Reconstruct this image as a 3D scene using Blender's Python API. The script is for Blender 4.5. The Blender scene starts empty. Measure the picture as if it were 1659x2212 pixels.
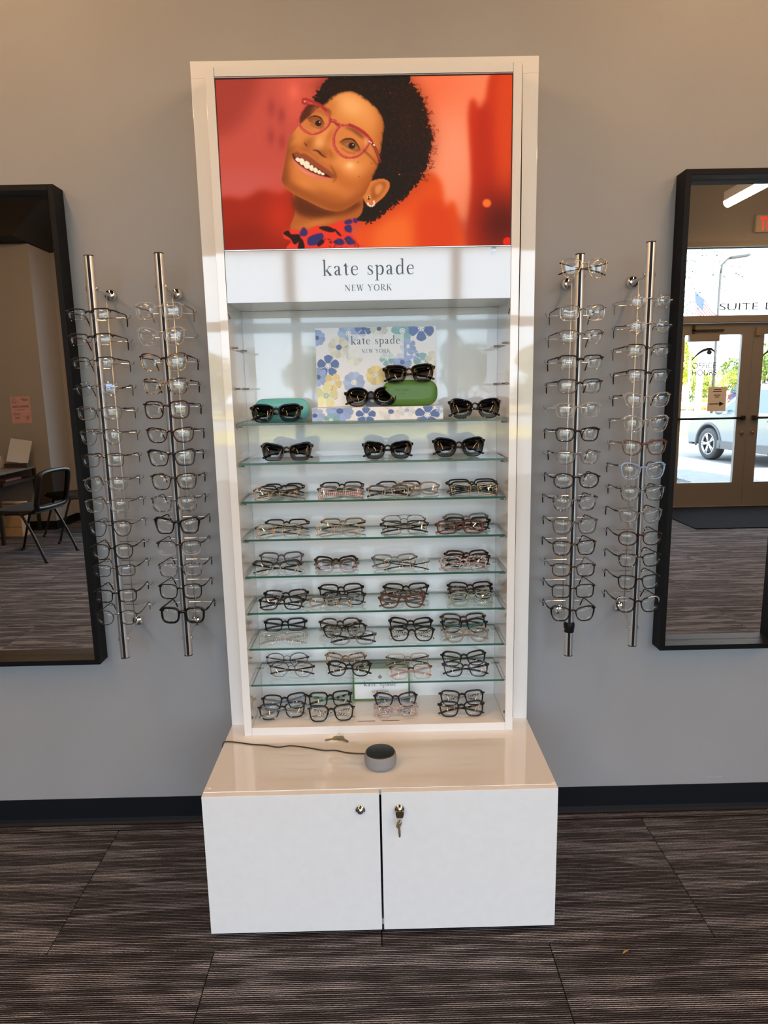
import bpy, bmesh, math, random
import numpy as np
from mathutils import Vector, Matrix

# ------------------------------------------------------------------ camera, sky, sun, exposure
S = bpy.context.scene
COL = S.collection
IMG_W, IMG_H, FPX = 1659, 2212, 1461.282
CAM = np.array((0.0130, -2.0991, 1.4352))
PITCH, YAW, ROLL = 0.17712, 0.00714, -0.01984
def _axes():
    cp, sp, cy, sy = math.cos(PITCH), math.sin(PITCH), math.cos(YAW), math.sin(YAW)
    F = np.array((sy*cp, cy*cp, -sp)); r0 = np.array((cy, -sy, 0.0)); u0 = np.cross(r0, F)
    c, s = math.cos(ROLL), math.sin(ROLL)
    return c*r0 + s*u0, -s*r0 + c*u0, F
CR, CU, CF = _axes()
cd = bpy.data.cameras.new('camera'); cam = bpy.data.objects.new('camera', cd); COL.objects.link(cam)
cd.sensor_fit = 'VERTICAL'; cd.sensor_height = 36.0; cd.lens = FPX/IMG_H*36.0
cd.clip_start = 0.02; cd.clip_end = 400
cam.matrix_world = Matrix(((CR[0], CU[0], -CF[0], CAM[0]), (CR[1], CU[1], -CF[1], CAM[1]), (CR[2], CU[2], -CF[2], CAM[2]), (0, 0, 0, 1)))
S.camera = cam
S.view_settings.view_transform = 'Standard'; S.view_settings.look = 'None'
S.view_settings.gamma = 1.0; S.view_settings.use_curve_mapping = False
S.view_settings.exposure = 0.0
S.cycles.max_bounces = 12; S.cycles.diffuse_bounces = 5; S.cycles.glossy_bounces = 6
S.cycles.transmission_bounces = 8; S.cycles.transparent_max_bounces = 48
S.cycles.caustics_reflective = False; S.cycles.caustics_refractive = False
S.cycles.sample_clamp_indirect = 6.0
S.cycles.use_denoising = True

W_ = bpy.data.worlds.new('sky'); S.world = W_; W_.use_nodes = True
bg = W_.node_tree.nodes['Background']
bg.inputs[0].default_value = (0.685, 0.835, 1.0, 1); bg.inputs[1].default_value = 8.8
sd = bpy.data.lights.new('sun', 'SUN'); sd.energy = 24.0; sd.color = (1.0, 0.93, 0.80); sd.angle = 0.01
so = bpy.data.objects.new('sun', sd); COL.objects.link(so)
so.rotation_euler = Vector((-0.20, -0.72, -0.66)).to_track_quat('-Z', 'Y').to_euler()
LAMP_STRENGTH = 49.0
LAMP_COLOR = (1.0, 0.57, 0.26)

def portal(name, loc, sx, sz):
    d = bpy.data.lights.new(name, 'AREA'); d.shape = 'RECTANGLE'; d.size = sx; d.size_y = sz
    d.cycles.is_portal = True
    o = bpy.data.objects.new(name, d); COL.objects.link(o); o.location = loc
    o.rotation_euler = (math.radians(90), 0, 0)      # faces +Y, into the room
    o.rotation_euler = Vector((0, 1, 0)).to_track_quat('-Z', 'Z').to_euler()
    return o
portal('window_daylight', (0.0, -5.93, 1.70), 5.3, 2.6)
portal('door_daylight', (4.34, -5.93, 1.5), 1.9, 2.95)

# ------------------------------------------------------------------ helpers
def ray(px, py): return CF + CR*(px - IMG_W/2)/FPX - CU*(py - IMG_H/2)/FPX
def at_y(px, py, Y):
    d = ray(px, py); return CAM + d*((Y - CAM[1])/d[1])
def at_z(px, py, Z):
    d = ray(px, py); return CAM + d*((Z - CAM[2])/d[2])

class MB:
    """collects polygons; build() links them as one mesh object"""
    def __init__(s): s.v = []; s.f = []; s.m = []; s.sm = []
    def add(s, vs, fs, mi=0, smooth=False):
        b = len(s.v); s.v.extend(tuple(map(float, p)) for p in vs)
        for q in fs: s.f.append(tuple(b + i for i in q)); s.m.append(mi); s.sm.append(smooth)
        return s
    def box(s, x0, x1, y0, y1, z0, z1, mi=0, bev=0.0):
        if bev > 0:
            bm = bmesh.new(); bmesh.ops.create_cube(bm, size=1)
            for v in bm.verts: v.co = Vector(((x0+x1)/2 + v.co.x*(x1-x0), (y0+y1)/2 + v.co.y*(y1-y0), (z0+z1)/2 + v.co.z*(z1-z0)))
            bmesh.ops.bevel(bm, geom=list(bm.edges), offset=bev, segments=2, profile=0.5, affect='EDGES')
            bm.verts.index_update()
            s.add([v.co for v in bm.verts], [[v.index for v in f.verts] for f in bm.faces], mi); bm.free(); return s
        vs = [(x, y, z) for z in (z0, z1) for y in (y0, y1) for x in (x0, x1)]
        return s.add(vs, [(0, 2, 3, 1), (4, 5, 7, 6), (0, 1, 5, 4), (2, 6, 7, 3), (0, 4, 6, 2), (1, 3, 7, 5)], mi)
    def sweep(s, path, radii, n=8, up=(0, 0, 1), mi=0, cap=True, smooth=True, closed=False):
        """tube along path; radii: number, or per point (along side, along up)"""
        P = [Vector(p) for p in path]; N = len(P); up = Vector(up); rings = []; vs = []
        for i in range(N):
            a = P[(i-1) % N] if (i > 0 or closed) else P[i]; b = P[(i+1) % N] if (i < N-1 or closed) else P[i]
            t = (b - a).normalized()
            u = up - t*up.dot(t)
            if u.length < 1e-4: u = Vector((1, 0, 0)) - t*t.x
            u.normalize(); sd_ = t.cross(u)
            r = radii[i] if isinstance(radii, (list, tuple)) and isinstance(radii[0], (list, tuple)) else (radii if isinstance(radii, (list, tuple)) else (radii, radii))
            for k in range(n):
                g = 2*math.pi*k/n
                vs.append(P[i] + sd_*(math.cos(g)*r[0]) + u*(math.sin(g)*r[1]))
        fs = []
        for i in range(N if closed else N-1):
            j = (i+1) % N
            for k in range(n): fs.append((i*n+k, i*n+(k+1) % n, j*n+(k+1) % n, j*n+k))
        s.add(vs, fs, mi, smooth)
        if cap and not closed:
            s.add(vs[:n], [tuple(range(n-1, -1, -1))], mi); s.add(vs[-n:], [tuple(range(n))], mi)
        return s
    def lathe(s, prof, n=24, org=(0, 0, 0), axis='z', mi=0, smooth=True, cap=True):
        """prof: list of (radius, height)"""
        vs = []
        for r, h in prof:
            for k in range(n):
                g = 2*math.pi*k/n; a, b = r*math.cos(g), r*math.sin(g)
                p = (a, b, h) if axis == 'z' else ((a, -h, b) if axis == '-y' else (h, a, b))
                vs.append((p[0]+org[0], p[1]+org[1], p[2]+org[2]))
        fs = []
        for i in range(len(prof)-1):
            for k in range(n): fs.append((i*n+k, i*n+(k+1) % n, (i+1)*n+(k+1) % n, (i+1)*n+k))
        s.add(vs, fs, mi, smooth)
        if cap: s.add(vs[:n], [tuple(range(n-1, -1, -1))], mi); s.add(vs[-n:], [tuple(range(n))], mi)
        return s
    def prism(s, poly, y0, y1, mi=0, smooth=False):
        """poly: (x, z) outline, extruded from y0 to y1"""
        n = len(poly)
        vs = [(x, y0, z) for x, z in poly] + [(x, y1, z) for x, z in poly]
        fs = [tuple(range(n)), tuple(range(2*n-1, n-1, -1))]
        s.add(vs, fs, mi); s.add(vs, [(i+n, (i+1) % n+n, (i+1) % n, i) for i in range(n)], mi, smooth)
        return s
    def ball(s, c, r, n=10, mi=0, sc=(1, 1, 1)):
        vs = []; m = n//2
        for i in range(m+1):
            t = math.pi*i/m
            for k in range(n):
                g = 2*math.pi*k/n
                vs.append((c[0]+r*sc[0]*math.sin(t)*math.cos(g), c[1]+r*sc[1]*math.sin(t)*math.sin(g), c[2]+r*sc[2]*math.cos(t)))
        fs = [(i*n+k, (i+1)*n+k, (i+1)*n+(k+1) % n, i*n+(k+1) % n) for i in range(m) for k in range(n)]
        return s.add(vs, fs, mi, True)
    def xform(s, M):
        s.v = [tuple(M @ Vector(p)) for p in s.v]; return s
    def mesh(s, name, mats):
        me = bpy.data.meshes.new(name); me.from_pydata(s.v, [], s.f)
        for m in (mats if isinstance(mats, (list, tuple)) else [mats]): me.materials.append(m)
        me.polygons.foreach_set('material_index', s.m); me.polygons.foreach_set('use_smooth', s.sm)
        bm = bmesh.new(); bm.from_mesh(me); bmesh.ops.remove_doubles(bm, verts=bm.verts, dist=1e-6)
        bmesh.ops.recalc_face_normals(bm, faces=bm.faces); bm.to_mesh(me); bm.free()
        me.update(); return me
    def build(s, name, mats, parent=None, loc=(0, 0, 0)):
        return link(name, s.mesh(name, mats), parent, loc)

def link(name, me, parent=None, loc=(0, 0, 0)):
    o = bpy.data.objects.new(name, me); COL.objects.link(o); o.location = loc
    if parent is not None: o.parent = parent
    return o
def thing(name, label, cat, loc=(0, 0, 0), group=None, rz=0.0):
    o = bpy.data.objects.new(name, None); COL.objects.link(o); o.empty_display_size = 0.05
    o.location = loc; o.rotation_euler = (0, 0, rz)
    return tag(o, label, cat, group)
def tag(o, label=None, cat=None, group=None, kind=None):
    if label: o['label'] = label
    if cat: o['category'] = cat
    if group: o['group'] = group
    if kind: o['kind'] = kind
    return o
def struct(o): o['kind'] = 'structure'; return o

# ------------------------------------------------------------------ materials
def new_mat(name):
    m = bpy.data.materials.new(name); m.use_nodes = True; nt = m.node_tree
    return m, nt, nt.nodes['Principled BSDF'], nt.nodes['Material Output']
def N(nt, t, **kw):
    n = nt.nodes.new(t)
    for k, v in kw.items(): setattr(n, k, v)
    return n
def pr(name, col, rough=0.5, metal=0.0, spec=0.5, **kw):
    m, nt, b, o = new_mat(name)
    b.inputs['Base Color'].default_value = (*col, 1); b.inputs['Roughness'].default_value = rough
    b.inputs['Metallic'].default_value = metal; b.inputs['Specular IOR Level'].default_value = spec
    if 'coat' in kw: b.inputs['Coat Weight'].default_value = kw['coat']; b.inputs['Coat Roughness'].default_value = kw.get('coat_rough', 0.05)
    if 'emit' in kw: b.inputs['Emission Color'].default_value = (*kw['emit'], 1); b.inputs['Emission Strength'].default_value = kw['es']
    return m
def noise_pr(name, c1, c2, scale, rough, detail=3, lo=0.35, hi=0.65, bump=0.0, vec_scale=(1, 1, 1), metal=0.0, spec=0.5, bump_scale=None):
    m, nt, b, o = new_mat(name)
    tc = N(nt, 'ShaderNodeTexCoord'); mp = N(nt, 'ShaderNodeMapping'); mp.inputs['Scale'].default_value = vec_scale
    nz = N(nt, 'ShaderNodeTexNoise'); nz.inputs['Scale'].default_value = scale; nz.inputs['Detail'].default_value = detail
    cr = N(nt, 'ShaderNodeValToRGB'); cr.color_ramp.elements[0].position = lo; cr.color_ramp.elements[1].position = hi
    cr.color_ramp.elements[0].color = (*c1, 1); cr.color_ramp.elements[1].color = (*c2, 1)
    L = nt.links.new
    L(tc.outputs['Object'], mp.inputs['Vector']); L(mp.outputs[0], nz.inputs['Vector']); L(nz.outputs['Fac'], cr.inputs[0]); L(cr.outputs[0], b.inputs['Base Color'])
    b.inputs['Roughness'].default_value = rough; b.inputs['Metallic'].default_value = metal; b.inputs['Specular IOR Level'].default_value = spec
    if bump > 0:
        bp = N(nt, 'ShaderNodeBump'); bp.inputs['Strength'].default_value = bump; bp.inputs['Distance'].default_value = 0.002
        n2 = nz
        if bump_scale:
            n2 = N(nt, 'ShaderNodeTexNoise'); n2.inputs['Scale'].default_value = bump_scale; n2.inputs['Detail'].default_value = 2; L(mp.outputs[0], n2.inputs['Vector'])
        L(n2.outputs['Fac'], bp.inputs['Height']); L(bp.outputs[0], b.inputs['Normal'])
    return m
def thin_fresnel(nt, ior):
    """the same reflectance on both faces of a thin sheet"""
    fr = N(nt, 'ShaderNodeFresnel'); ge = N(nt, 'ShaderNodeNewGeometry'); mr = N(nt, 'ShaderNodeMapRange')
    mr.inputs[3].default_value = ior; mr.inputs[4].default_value = 1.0/ior
    nt.links.new(ge.outputs['Backfacing'], mr.inputs[0]); nt.links.new(mr.outputs[0], fr.inputs['IOR']); return fr
def clear_mat(name, tint=(1, 1, 1), ior=1.5, gain=1.0, rough=0.0, gloss=(1, 1, 1)):
    """thin clear sheet: transparent with a fresnel reflection"""
    m, nt, b, o = new_mat(name); nt.nodes.remove(b); L = nt.links.new
    tr = N(nt, 'ShaderNodeBsdfTransparent'); tr.inputs[0].default_value = (*tint, 1)
    gl = N(nt, 'ShaderNodeBsdfGlossy'); gl.inputs['Roughness'].default_value = rough; gl.inputs[0].default_value = (*gloss, 1)
    fr = thin_fresnel(nt, ior)
    mu = N(nt, 'ShaderNodeMath', operation='MULTIPLY'); mu.inputs[1].default_value = gain; mu.use_clamp = True
    mx = N(nt, 'ShaderNodeMixShader')
    L(fr.outputs[0], mu.inputs[0]); L(mu.outputs[0], mx.inputs[0]); L(tr.outputs[0], mx.inputs[1]); L(gl.outputs[0], mx.inputs[2]); L(mx.outputs[0], o.inputs[0])
    return m
def crystal(name, tint, body, clear=0.55, rough=0.06):
    m, nt, b, o = new_mat(name); L = nt.links.new
    tr = N(nt, 'ShaderNodeBsdfTransparent'); tr.inputs[0].default_value = (*tint, 1)
    b.inputs['Base Color'].default_value = (*body, 1); b.inputs['Roughness'].default_value = rough; b.inputs['Specular IOR Level'].default_value = 0.8
    mx = N(nt, 'ShaderNodeMixShader'); mx.inputs[0].default_value = 1-clear
    L(tr.outputs[0], mx.inputs[1]); L(b.outputs[0], mx.inputs[2]); L(mx.outputs[0], o.inputs[0]); return m
def gradient_frame(name, top, bot, z0, z1, clear=0.0):
    """frame material that runs from one colour at the brow to another at the lower rim"""
    m, nt, b, o = new_mat(name); L = nt.links.new
    tc = N(nt, 'ShaderNodeTexCoord'); sp = N(nt, 'ShaderNodeSeparateXYZ'); mr = N(nt, 'ShaderNodeMapRange')
    mr.inputs[1].default_value = z0; mr.inputs[2].default_value = z1
    mx = N(nt, 'ShaderNodeMix', data_type='RGBA'); mx.inputs[6].default_value = (*bot, 1); mx.inputs[7].default_value = (*top, 1)
    L(tc.outputs['Object'], sp.inputs[0]); L(sp.outputs['Z'], mr.inputs[0]); L(mr.outputs[0], mx.inputs[0]); L(mx.outputs[2], b.inputs['Base Color'])
    b.inputs['Roughness'].default_value = 0.12
    if clear > 0:
        tr = N(nt, 'ShaderNodeBsdfTransparent'); ms = N(nt, 'ShaderNodeMixShader')
        m2 = N(nt, 'ShaderNodeMapRange'); m2.inputs[1].default_value = z0; m2.inputs[2].default_value = z1
        m2.inputs[3].default_value = 1-clear; m2.inputs[4].default_value = 1.0
        L(sp.outputs['Z'], m2.inputs[0]); L(m2.outputs[0], ms.inputs[0]); L(tr.outputs[0], ms.inputs[1]); L(b.outputs[0], ms.inputs[2]); L(ms.outputs[0], o.inputs[0])
    return m
def color_attr_mat(name, rough=0.4, emit=0.0, spec=0.5):
    m, nt, b, o = new_mat(name); L = nt.links.new
    a = N(nt, 'ShaderNodeVertexColor'); a.layer_name = 'print'
    if emit > 0:
        L(a.outputs[0], b.inputs['Emission Color']); b.inputs['Emission Strength'].default_value = emit; b.inputs['Base Color'].default_value = (0.02, 0.02, 0.02, 1)
    else: L(a.outputs[0], b.inputs['Base Color'])
    b.inputs['Roughness'].default_value = rough; b.inputs['Specular IOR Level'].default_value = spec
    return m

# ------------------------------------------------------------------ room shell
YF = -5.80          # inner face of the storefront wall
ZC = 3.90           # open black ceiling
PAINT = noise_pr('greige_wall_paint', (0.290, 0.291, 0.300), (0.303, 0.304, 0.313), 3.0, 0.55, bump=0.12, bump_scale=320, spec=0.3)
BLACK_CEIL = pr('black_ceiling_paint', (0.012, 0.011, 0.011), 0.9)
BASE_VINYL = pr('black_cove_vinyl', (0.006, 0.007, 0.010), 0.45, spec=0.22)
BRONZE = pr('bronze_aluminium', (0.235, 0.225, 0.218), 0.45, 0.2)
PANE = clear_mat('window_glass', (0.97, 0.985, 0.975), 1.5, 1.0)

def carpet():
    m, nt, b, o = new_mat('striped_carpet'); L = nt.links.new
    def math_(op, a, bb=None, c=None):
        n = N(nt, 'ShaderNodeMath', operation=op)
        for i, v in enumerate((a, bb, c)):
            if v is None: continue
            if isinstance(v, (int, float)): n.inputs[i].default_value = v
            else: L(v, n.inputs[i])
        return n.outputs[0]
    g = N(nt, 'ShaderNodeNewGeometry'); sp = N(nt, 'ShaderNodeSeparateXYZ'); L(g.outputs['Position'], sp.inputs[0])
    oi = N(nt, 'ShaderNodeObjectInfo'); rnd = oi.outputs['Random']
    x, y = sp.outputs['X'], sp.outputs['Y']
    wob = N(nt, 'ShaderNodeTexNoise'); wob.inputs['Scale'].default_value = 160; L(g.outputs['Position'], wob.inputs['Vector'])
    yy = math_('ADD', math_('DIVIDE', y, 0.0055), math_('MULTIPLY', wob.outputs['Fac'], 0.45))
    lid = math_('FLOOR', yy); fr = math_('FRACT', yy)
    prof = math_('SINE', math_('MULTIPLY', fr, math.pi))
    prof = math_('SMOOTH_MIN', math_('MULTIPLY', math_('POWER', prof, 4.5), 1.35), 1.0, 0.1)
    def vec(a, bb, c):
        n = N(nt, 'ShaderNodeCombineXYZ')
        for i, v in enumerate((a, bb, c)):
            if isinstance(v, (int, float)): n.inputs[i].default_value = v
            else: L(v, n.inputs[i])
        return n.outputs[0]
    r50 = math_('MULTIPLY', rnd, 57.0)
    n1 = N(nt, 'ShaderNodeTexNoise'); n1.inputs['Scale'].default_value = 1.0; n1.inputs['Detail'].default_value = 2.0
    L(vec(math_('ADD', math_('MULTIPLY', x, 2.6), r50), math_('MULTIPLY', y, 25.0), r50), n1.inputs['Vector'])
    n2 = N(nt, 'ShaderNodeTexNoise'); n2.inputs['Scale'].default_value = 1.0; n2.inputs['Detail'].default_value = 1.0
    L(vec(math_('ADD', math_('MULTIPLY', x, 7.0), r50), math_('MULTIPLY', lid, 7.31), 0.0), n2.inputs['Vector'])
    n3 = N(nt, 'ShaderNodeTexNoise'); n3.inputs['Scale'].default_value = 300.0; L(g.outputs['Position'], n3.inputs['Vector'])
    def ramp(v, lo, hi):
        n = N(nt, 'ShaderNodeMapRange', interpolation_type='SMOOTHSTEP'); n.inputs[1].default_value = lo; n.inputs[2].default_value = hi; L(v, n.inputs[0]); return n.outputs[0]
    wn = N(nt, 'ShaderNodeTexWhiteNoise', noise_dimensions='2D'); L(vec(lid, math_('MULTIPLY', rnd, 91.0), 0.0), wn.inputs['Vector'])
    patch = ramp(n1.outputs['Fac'], 0.525, 0.575); ln = ramp(n2.outputs['Fac'], 0.50, 0.56)
    long_ = ramp(wn.outputs['Value'], 0.80, 0.84)
    inten = math_('ADD', math_('MULTIPLY', patch, 0.34), math_('MULTIPLY', ln, 0.16))
    inten = math_('ADD', math_('ADD', inten, math_('MULTIPLY', long_, 0.30)), 0.17)
    inten = math_('MULTIPLY', inten, math_('ADD', math_('MULTIPLY', n3.outputs['Fac'], 1.7), 0.15))
    fac = math_('MULTIPLY', inten, prof)
    mx = N(nt, 'ShaderNodeMix', data_type='RGBA'); mx.inputs[6].default_value = (0.010, 0.0075, 0.0085, 1); mx.inputs[7].default_value = (0.49, 0.475, 0.515, 1)
    L(fac, mx.inputs[0]); L(mx.outputs[2], b.inputs['Base Color'])
    b.inputs['Roughness'].default_value = 0.95; b.inputs['Specular IOR Level'].default_value = 0.1
    bp = N(nt, 'ShaderNodeBump'); bp.inputs['Strength'].default_value = 0.5; bp.inputs['Distance'].default_value = 0.003
    L(prof, bp.inputs['Height']); L(bp.outputs[0], b.inputs['Normal'])
    return m
CARPET = carpet()
XL, XR = -5.2, 6.2
floor = struct(MB().box(XL, XR, YF-0.2, 0.0, -0.25, -0.008).build('floor', pr('floor_slab', (0.02, 0.017, 0.016), 0.95)))
TW, TD = 0.8790, 0.5080
tile_me = MB().box(-TW/2+0.0012, TW/2-0.0012, -TD/2+0.0012, TD/2-0.0012, -0.008, 0.0, bev=0.0015).mesh('carpet_tile', CARPET)
row = 0; y1 = -0.041+TD
while y1 > YF:
    y0 = y1-TD; off = -0.004 if row % 2 == 0 else -0.004+TW/2
    k = math.floor((XL-off)/TW)
    while off+k*TW < XR:
        xa, xb = off+k*TW-TW/2, off+k*TW+TW/2
        ya, yb = max(y0, YF), min(y1, 0.0)
        if yb-ya > 0.02 and xb > XL and xa < XR:
            xa, xb = max(xa, XL), min(xb, XR)
            full = abs(xb-xa-TW) < 1e-6 and abs(yb-ya-TD) < 1e-6
            if xb-xa > 0.02:
                if full: o = link('carpet_tile', tile_me, floor, ((xa+xb)/2, (ya+yb)/2, 0))
                else:
                    w, d = (xb-xa)/2-0.0012, (yb-ya)/2-0.0012
                    o = MB().box(-w, w, -d, d, -0.008, 0.0).build('carpet_tile', CARPET, floor, ((xa+xb)/2, (ya+yb)/2, 0))
        k += 1
    row += 1; y1 = y0

struct(MB().box(XL-0.2, XR+0.2, 0.0, 0.2, -0.25, ZC+0.3).build('wall_back', PAINT))
struct(MB().box(XL-0.2, XL, YF-0.2, 0.0, -0.25, ZC+0.3).build('wall_left', PAINT))
struct(MB().box(XR, XR+0.2, YF-0.2, 0.0, -0.25, ZC+0.3).build('wall_right', PAINT))
struct(MB().box(XL-0.4, XR+0.4, YF-0.4, 0.3, ZC+0.3, ZC+0.6).build('ceiling', BLACK_CEIL))
WX0, WX1, DX0, DX1 = -2.66, 2.66, 3.385, 5.295
ZH = 2.96
wf = MB()
wf.box(XL, WX0, YF-0.2, YF, -0.25, ZC+0.3); wf.box(WX1, DX0, YF-0.2, YF, -0.25, ZC+0.3); wf.box(DX1, XR, YF-0.2, YF, -0.25, ZC+0.3)
wf.box(WX0, WX1, YF-0.2, YF, ZH, ZC+0.3); wf.box(DX0, DX1, YF-0.2, YF, ZH, ZC+0.3); wf.box(WX0, WX1, YF-0.2, YF, -0.25, 0.42)
struct(wf.build('wall_front', PAINT))
# bulkhead wall with the flyer on it, stopping short of the ceiling
YA = -5.30
struct(MB().box(XL, -3.55, YF, YA, 0, 3.0).build('wall_bulkhead', PAINT))
def cove(name, runs):
    """runs: list of (x0, y0, x1, y1, nx, ny): a straight length of cove base standing off its wall"""
    mb = MB()
    for x0, y0, x1, y1, nx, ny in runs:
        prof = [(0.0, 0.094), (0.003, 0.094), (0.0035, 0.022), (0.006, 0.010), (0.013, 0.0045), (0.013, 0.0002), (0.0, 0.0002)]
        vs = [(x0+nx*d, y0+ny*d, z) for d, z in prof]+[(x1+nx*d, y1+ny*d, z) for d, z in prof]; n = len(prof)
        mb.add(vs, [(i, (i+1) % n, (i+1) % n+n, i+n) for i in range(n)]); mb.add(vs, [tuple(range(n)), tuple(range(2*n-1, n-1, -1))])
    return struct(mb.build(name, BASE_VINYL))
cove('baseboard_back', [(XL, 0, XR, 0, 0, -1)])
cove('baseboard_bulkhead', [(XL, YA, -3.55, YA, 0, 1), (-3.55, YF, -3.55, YA, 1, 0)])
cove('baseboard_front', [(-3.55, YF, WX0-.0, YF, 0, 1), (WX0, YF, WX1, YF, 0, 1), (WX1, YF, DX0-0.0, YF, 0, 1), (DX1, YF, XR, YF, 0, 1)])
cove('baseboard_left', [(XL, YA, XL, 0, 1, 0)]); cove('baseboard_right', [(XR, YF, XR, 0, -1, 0)])

def frame_bars(mb, x0, x1, z0, z1, w=0.05, d0=-0.13, d1=-0.03):
    mb.box(x0, x0+w, YF+d0, YF+d1, z0, z1); mb.box(x1-w, x1, YF+d0, YF+d1, z0, z1)
    mb.box(x0+w, x1-w, YF+d0, YF+d1, z0, z0+w); mb.box(x0+w, x1-w, YF+d0, YF+d1, z1-w, z1)
# storefront windows: three bays, each with a lower light and a transom light
BW = (WX1-WX0)/3
for i in range(3):
    xa, xb = WX0+i*BW, WX0+(i+1)*BW
    for n, (za, zb) in enumerate(((0.42, 2.16), (2.16, ZH))):
        w = struct(thing('window_%d' % (i*2+n+1), None, None, ((xa+xb)/2, YF, za)))
        mb = MB(); frame_bars(mb, xa, xb, za, zb); mb.xform(Matrix.Translation((-(xa+xb)/2, -YF, -za)))
        mb.build('window_frame', BRONZE, w)
        MB().box(-BW/2+0.05, BW/2-0.05, -0.085, -0.079, 0.05, zb-za-0.05).build('window_pane', PANE, w)
struct(MB().box(WX0-0.02, WX1+0.02, YF-0.03, YF+0.09, 0.395, 0.42, bev=0.004).build('trim_1', pr('window_sill_white', (0.6, 0.59, 0.57), 0.4)))
# entrance: outer frame, transom light, two glazed leaves
fr = MB()
fr.box(DX0, DX0+0.04, YF-0.14, YF, 0, ZH); fr.box(DX1-0.04, DX1, YF-0.14, YF, 0, ZH)
fr.box(DX0+0.04, DX1-0.04, YF-0.14, YF, 2.125, 2.20); fr.box(DX0+0.04, DX1-0.04, YF-0.14, YF+0.004, ZH-0.02, ZH+0.035)
fr.box(DX0+0.04, DX1-0.04, YF-0.16, YF+0.02, 0.0, 0.012)
struct(fr.build('trim_2', BRONZE))
wt = struct(thing('window_7', None, None, (4.34, YF, 2.2)))
MB().box(-0.915, 0.915, -0.085, -0.079, 0.0, 0.735).build('window_pane', PANE, wt)
MB().box(-0.915, 0.915, -0.10, -0.06, 0.735, 0.742).build('window_frame', pr('dark_gasket', (0.02, 0.02, 0.02), 0.6), wt)
DOORS = []
for i, (xa, xb) in enumerate(((DX0+0.043, 4.337), (4.343, DX1-0.043))):
    d = struct(thing('door_%d' % (i+1), None, None, (xa, YF, 0.014))); w = xb-xa; DOORS.append(d)
    sw = 0.126; top = 2.105
    mb = MB(); y0, y1 = -0.105, -0.06
    mb.box(0, sw, y0, y1, 0, top); mb.box(w-sw, w, y0, y1, 0, top); mb.box(sw, w-sw, y0, y1, 0, 0.25); mb.box(sw, w-sw, y0, y1, top-0.125, top)
    mb.box(sw, w-sw, y0+0.005, y1-0.005, 0.25, 0.272)
    mb.build('door_frame', BRONZE, d)
    MB().box(sw, w-sw, -0.086, -0.080, 0.272, top-0.125).build('door_pane', PANE, d)
    MB().sweep([(0.06, -0.02, 1.03), (w-0.06, -0.02, 1.03)], 0.013, up=(0, 0, 1)).box(0.045, 0.075, -0.06, -0.01, 1.005, 1.055).box(w-0.075, w-0.045, -0.06, -0.01, 1.005, 1.055).build('push_bar', pr('dark_push_bar', (0.03, 0.028, 0.026), 0.35, 0.6), d)
    MB().lathe([(0.0, 0.06), (0.016, 0.06), (0.018, 0.052), (0.018, 0.0)], 14, ((w-0.06) if i == 0 else 0.06, 0, 0), 'z').xform(Matrix.Translation((0, 0, 0))).xform(Matrix.Translation(((w-0.06) if i == 0 else 0.06, -0.06, 0.86)) @ Matrix.Rotation(-math.pi/2, 4, 'X') @ Matrix.Translation((-((w-0.06) if i == 0 else 0.06), 0, -0.03))).build('lock_cylinder', pr('lock_brass', (0.35, 0.28, 0.2), 0.35, 0.8), d)
# overhead closer on the near leaf
c = MB(); c.box(0.16, 0.50, -0.06, -0.005, 1.905, 1.985, bev=0.004); c.build('closer_body', BRONZE, DOORS[0])
MB().box(0.20, 0.56, -0.05, -0.03, 2.02, 2.038).box(0.20, 0.225, -0.05, -0.03, 1.985, 2.09).build('closer_arm', pr('closer_arm', (0.06, 0.05, 0.045), 0.4, 0.6), DOORS[0])
MB().box(0.01, 0.06, -0.06, -0.02, 1.96, 2.05, bev=0.004).build('flush_latch', pr('latch', (0.30, 0.24, 0.2), 0.5, 0.4), DOORS[1])
# entrance mat
matm = MB().box(3.20, 5.5, YF+0.02, -4.57, 0.0005, 0.010, bev=0.003).build('entrance_mat', noise_pr('mat_pile', (0.005, 0.005, 0.006), (0.014, 0.014, 0.017), 400, 0.95, bump=0.3, spec=0.05))
tag(matm, 'black entrance mat lying in front of the glass double doors', 'mat')
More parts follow.
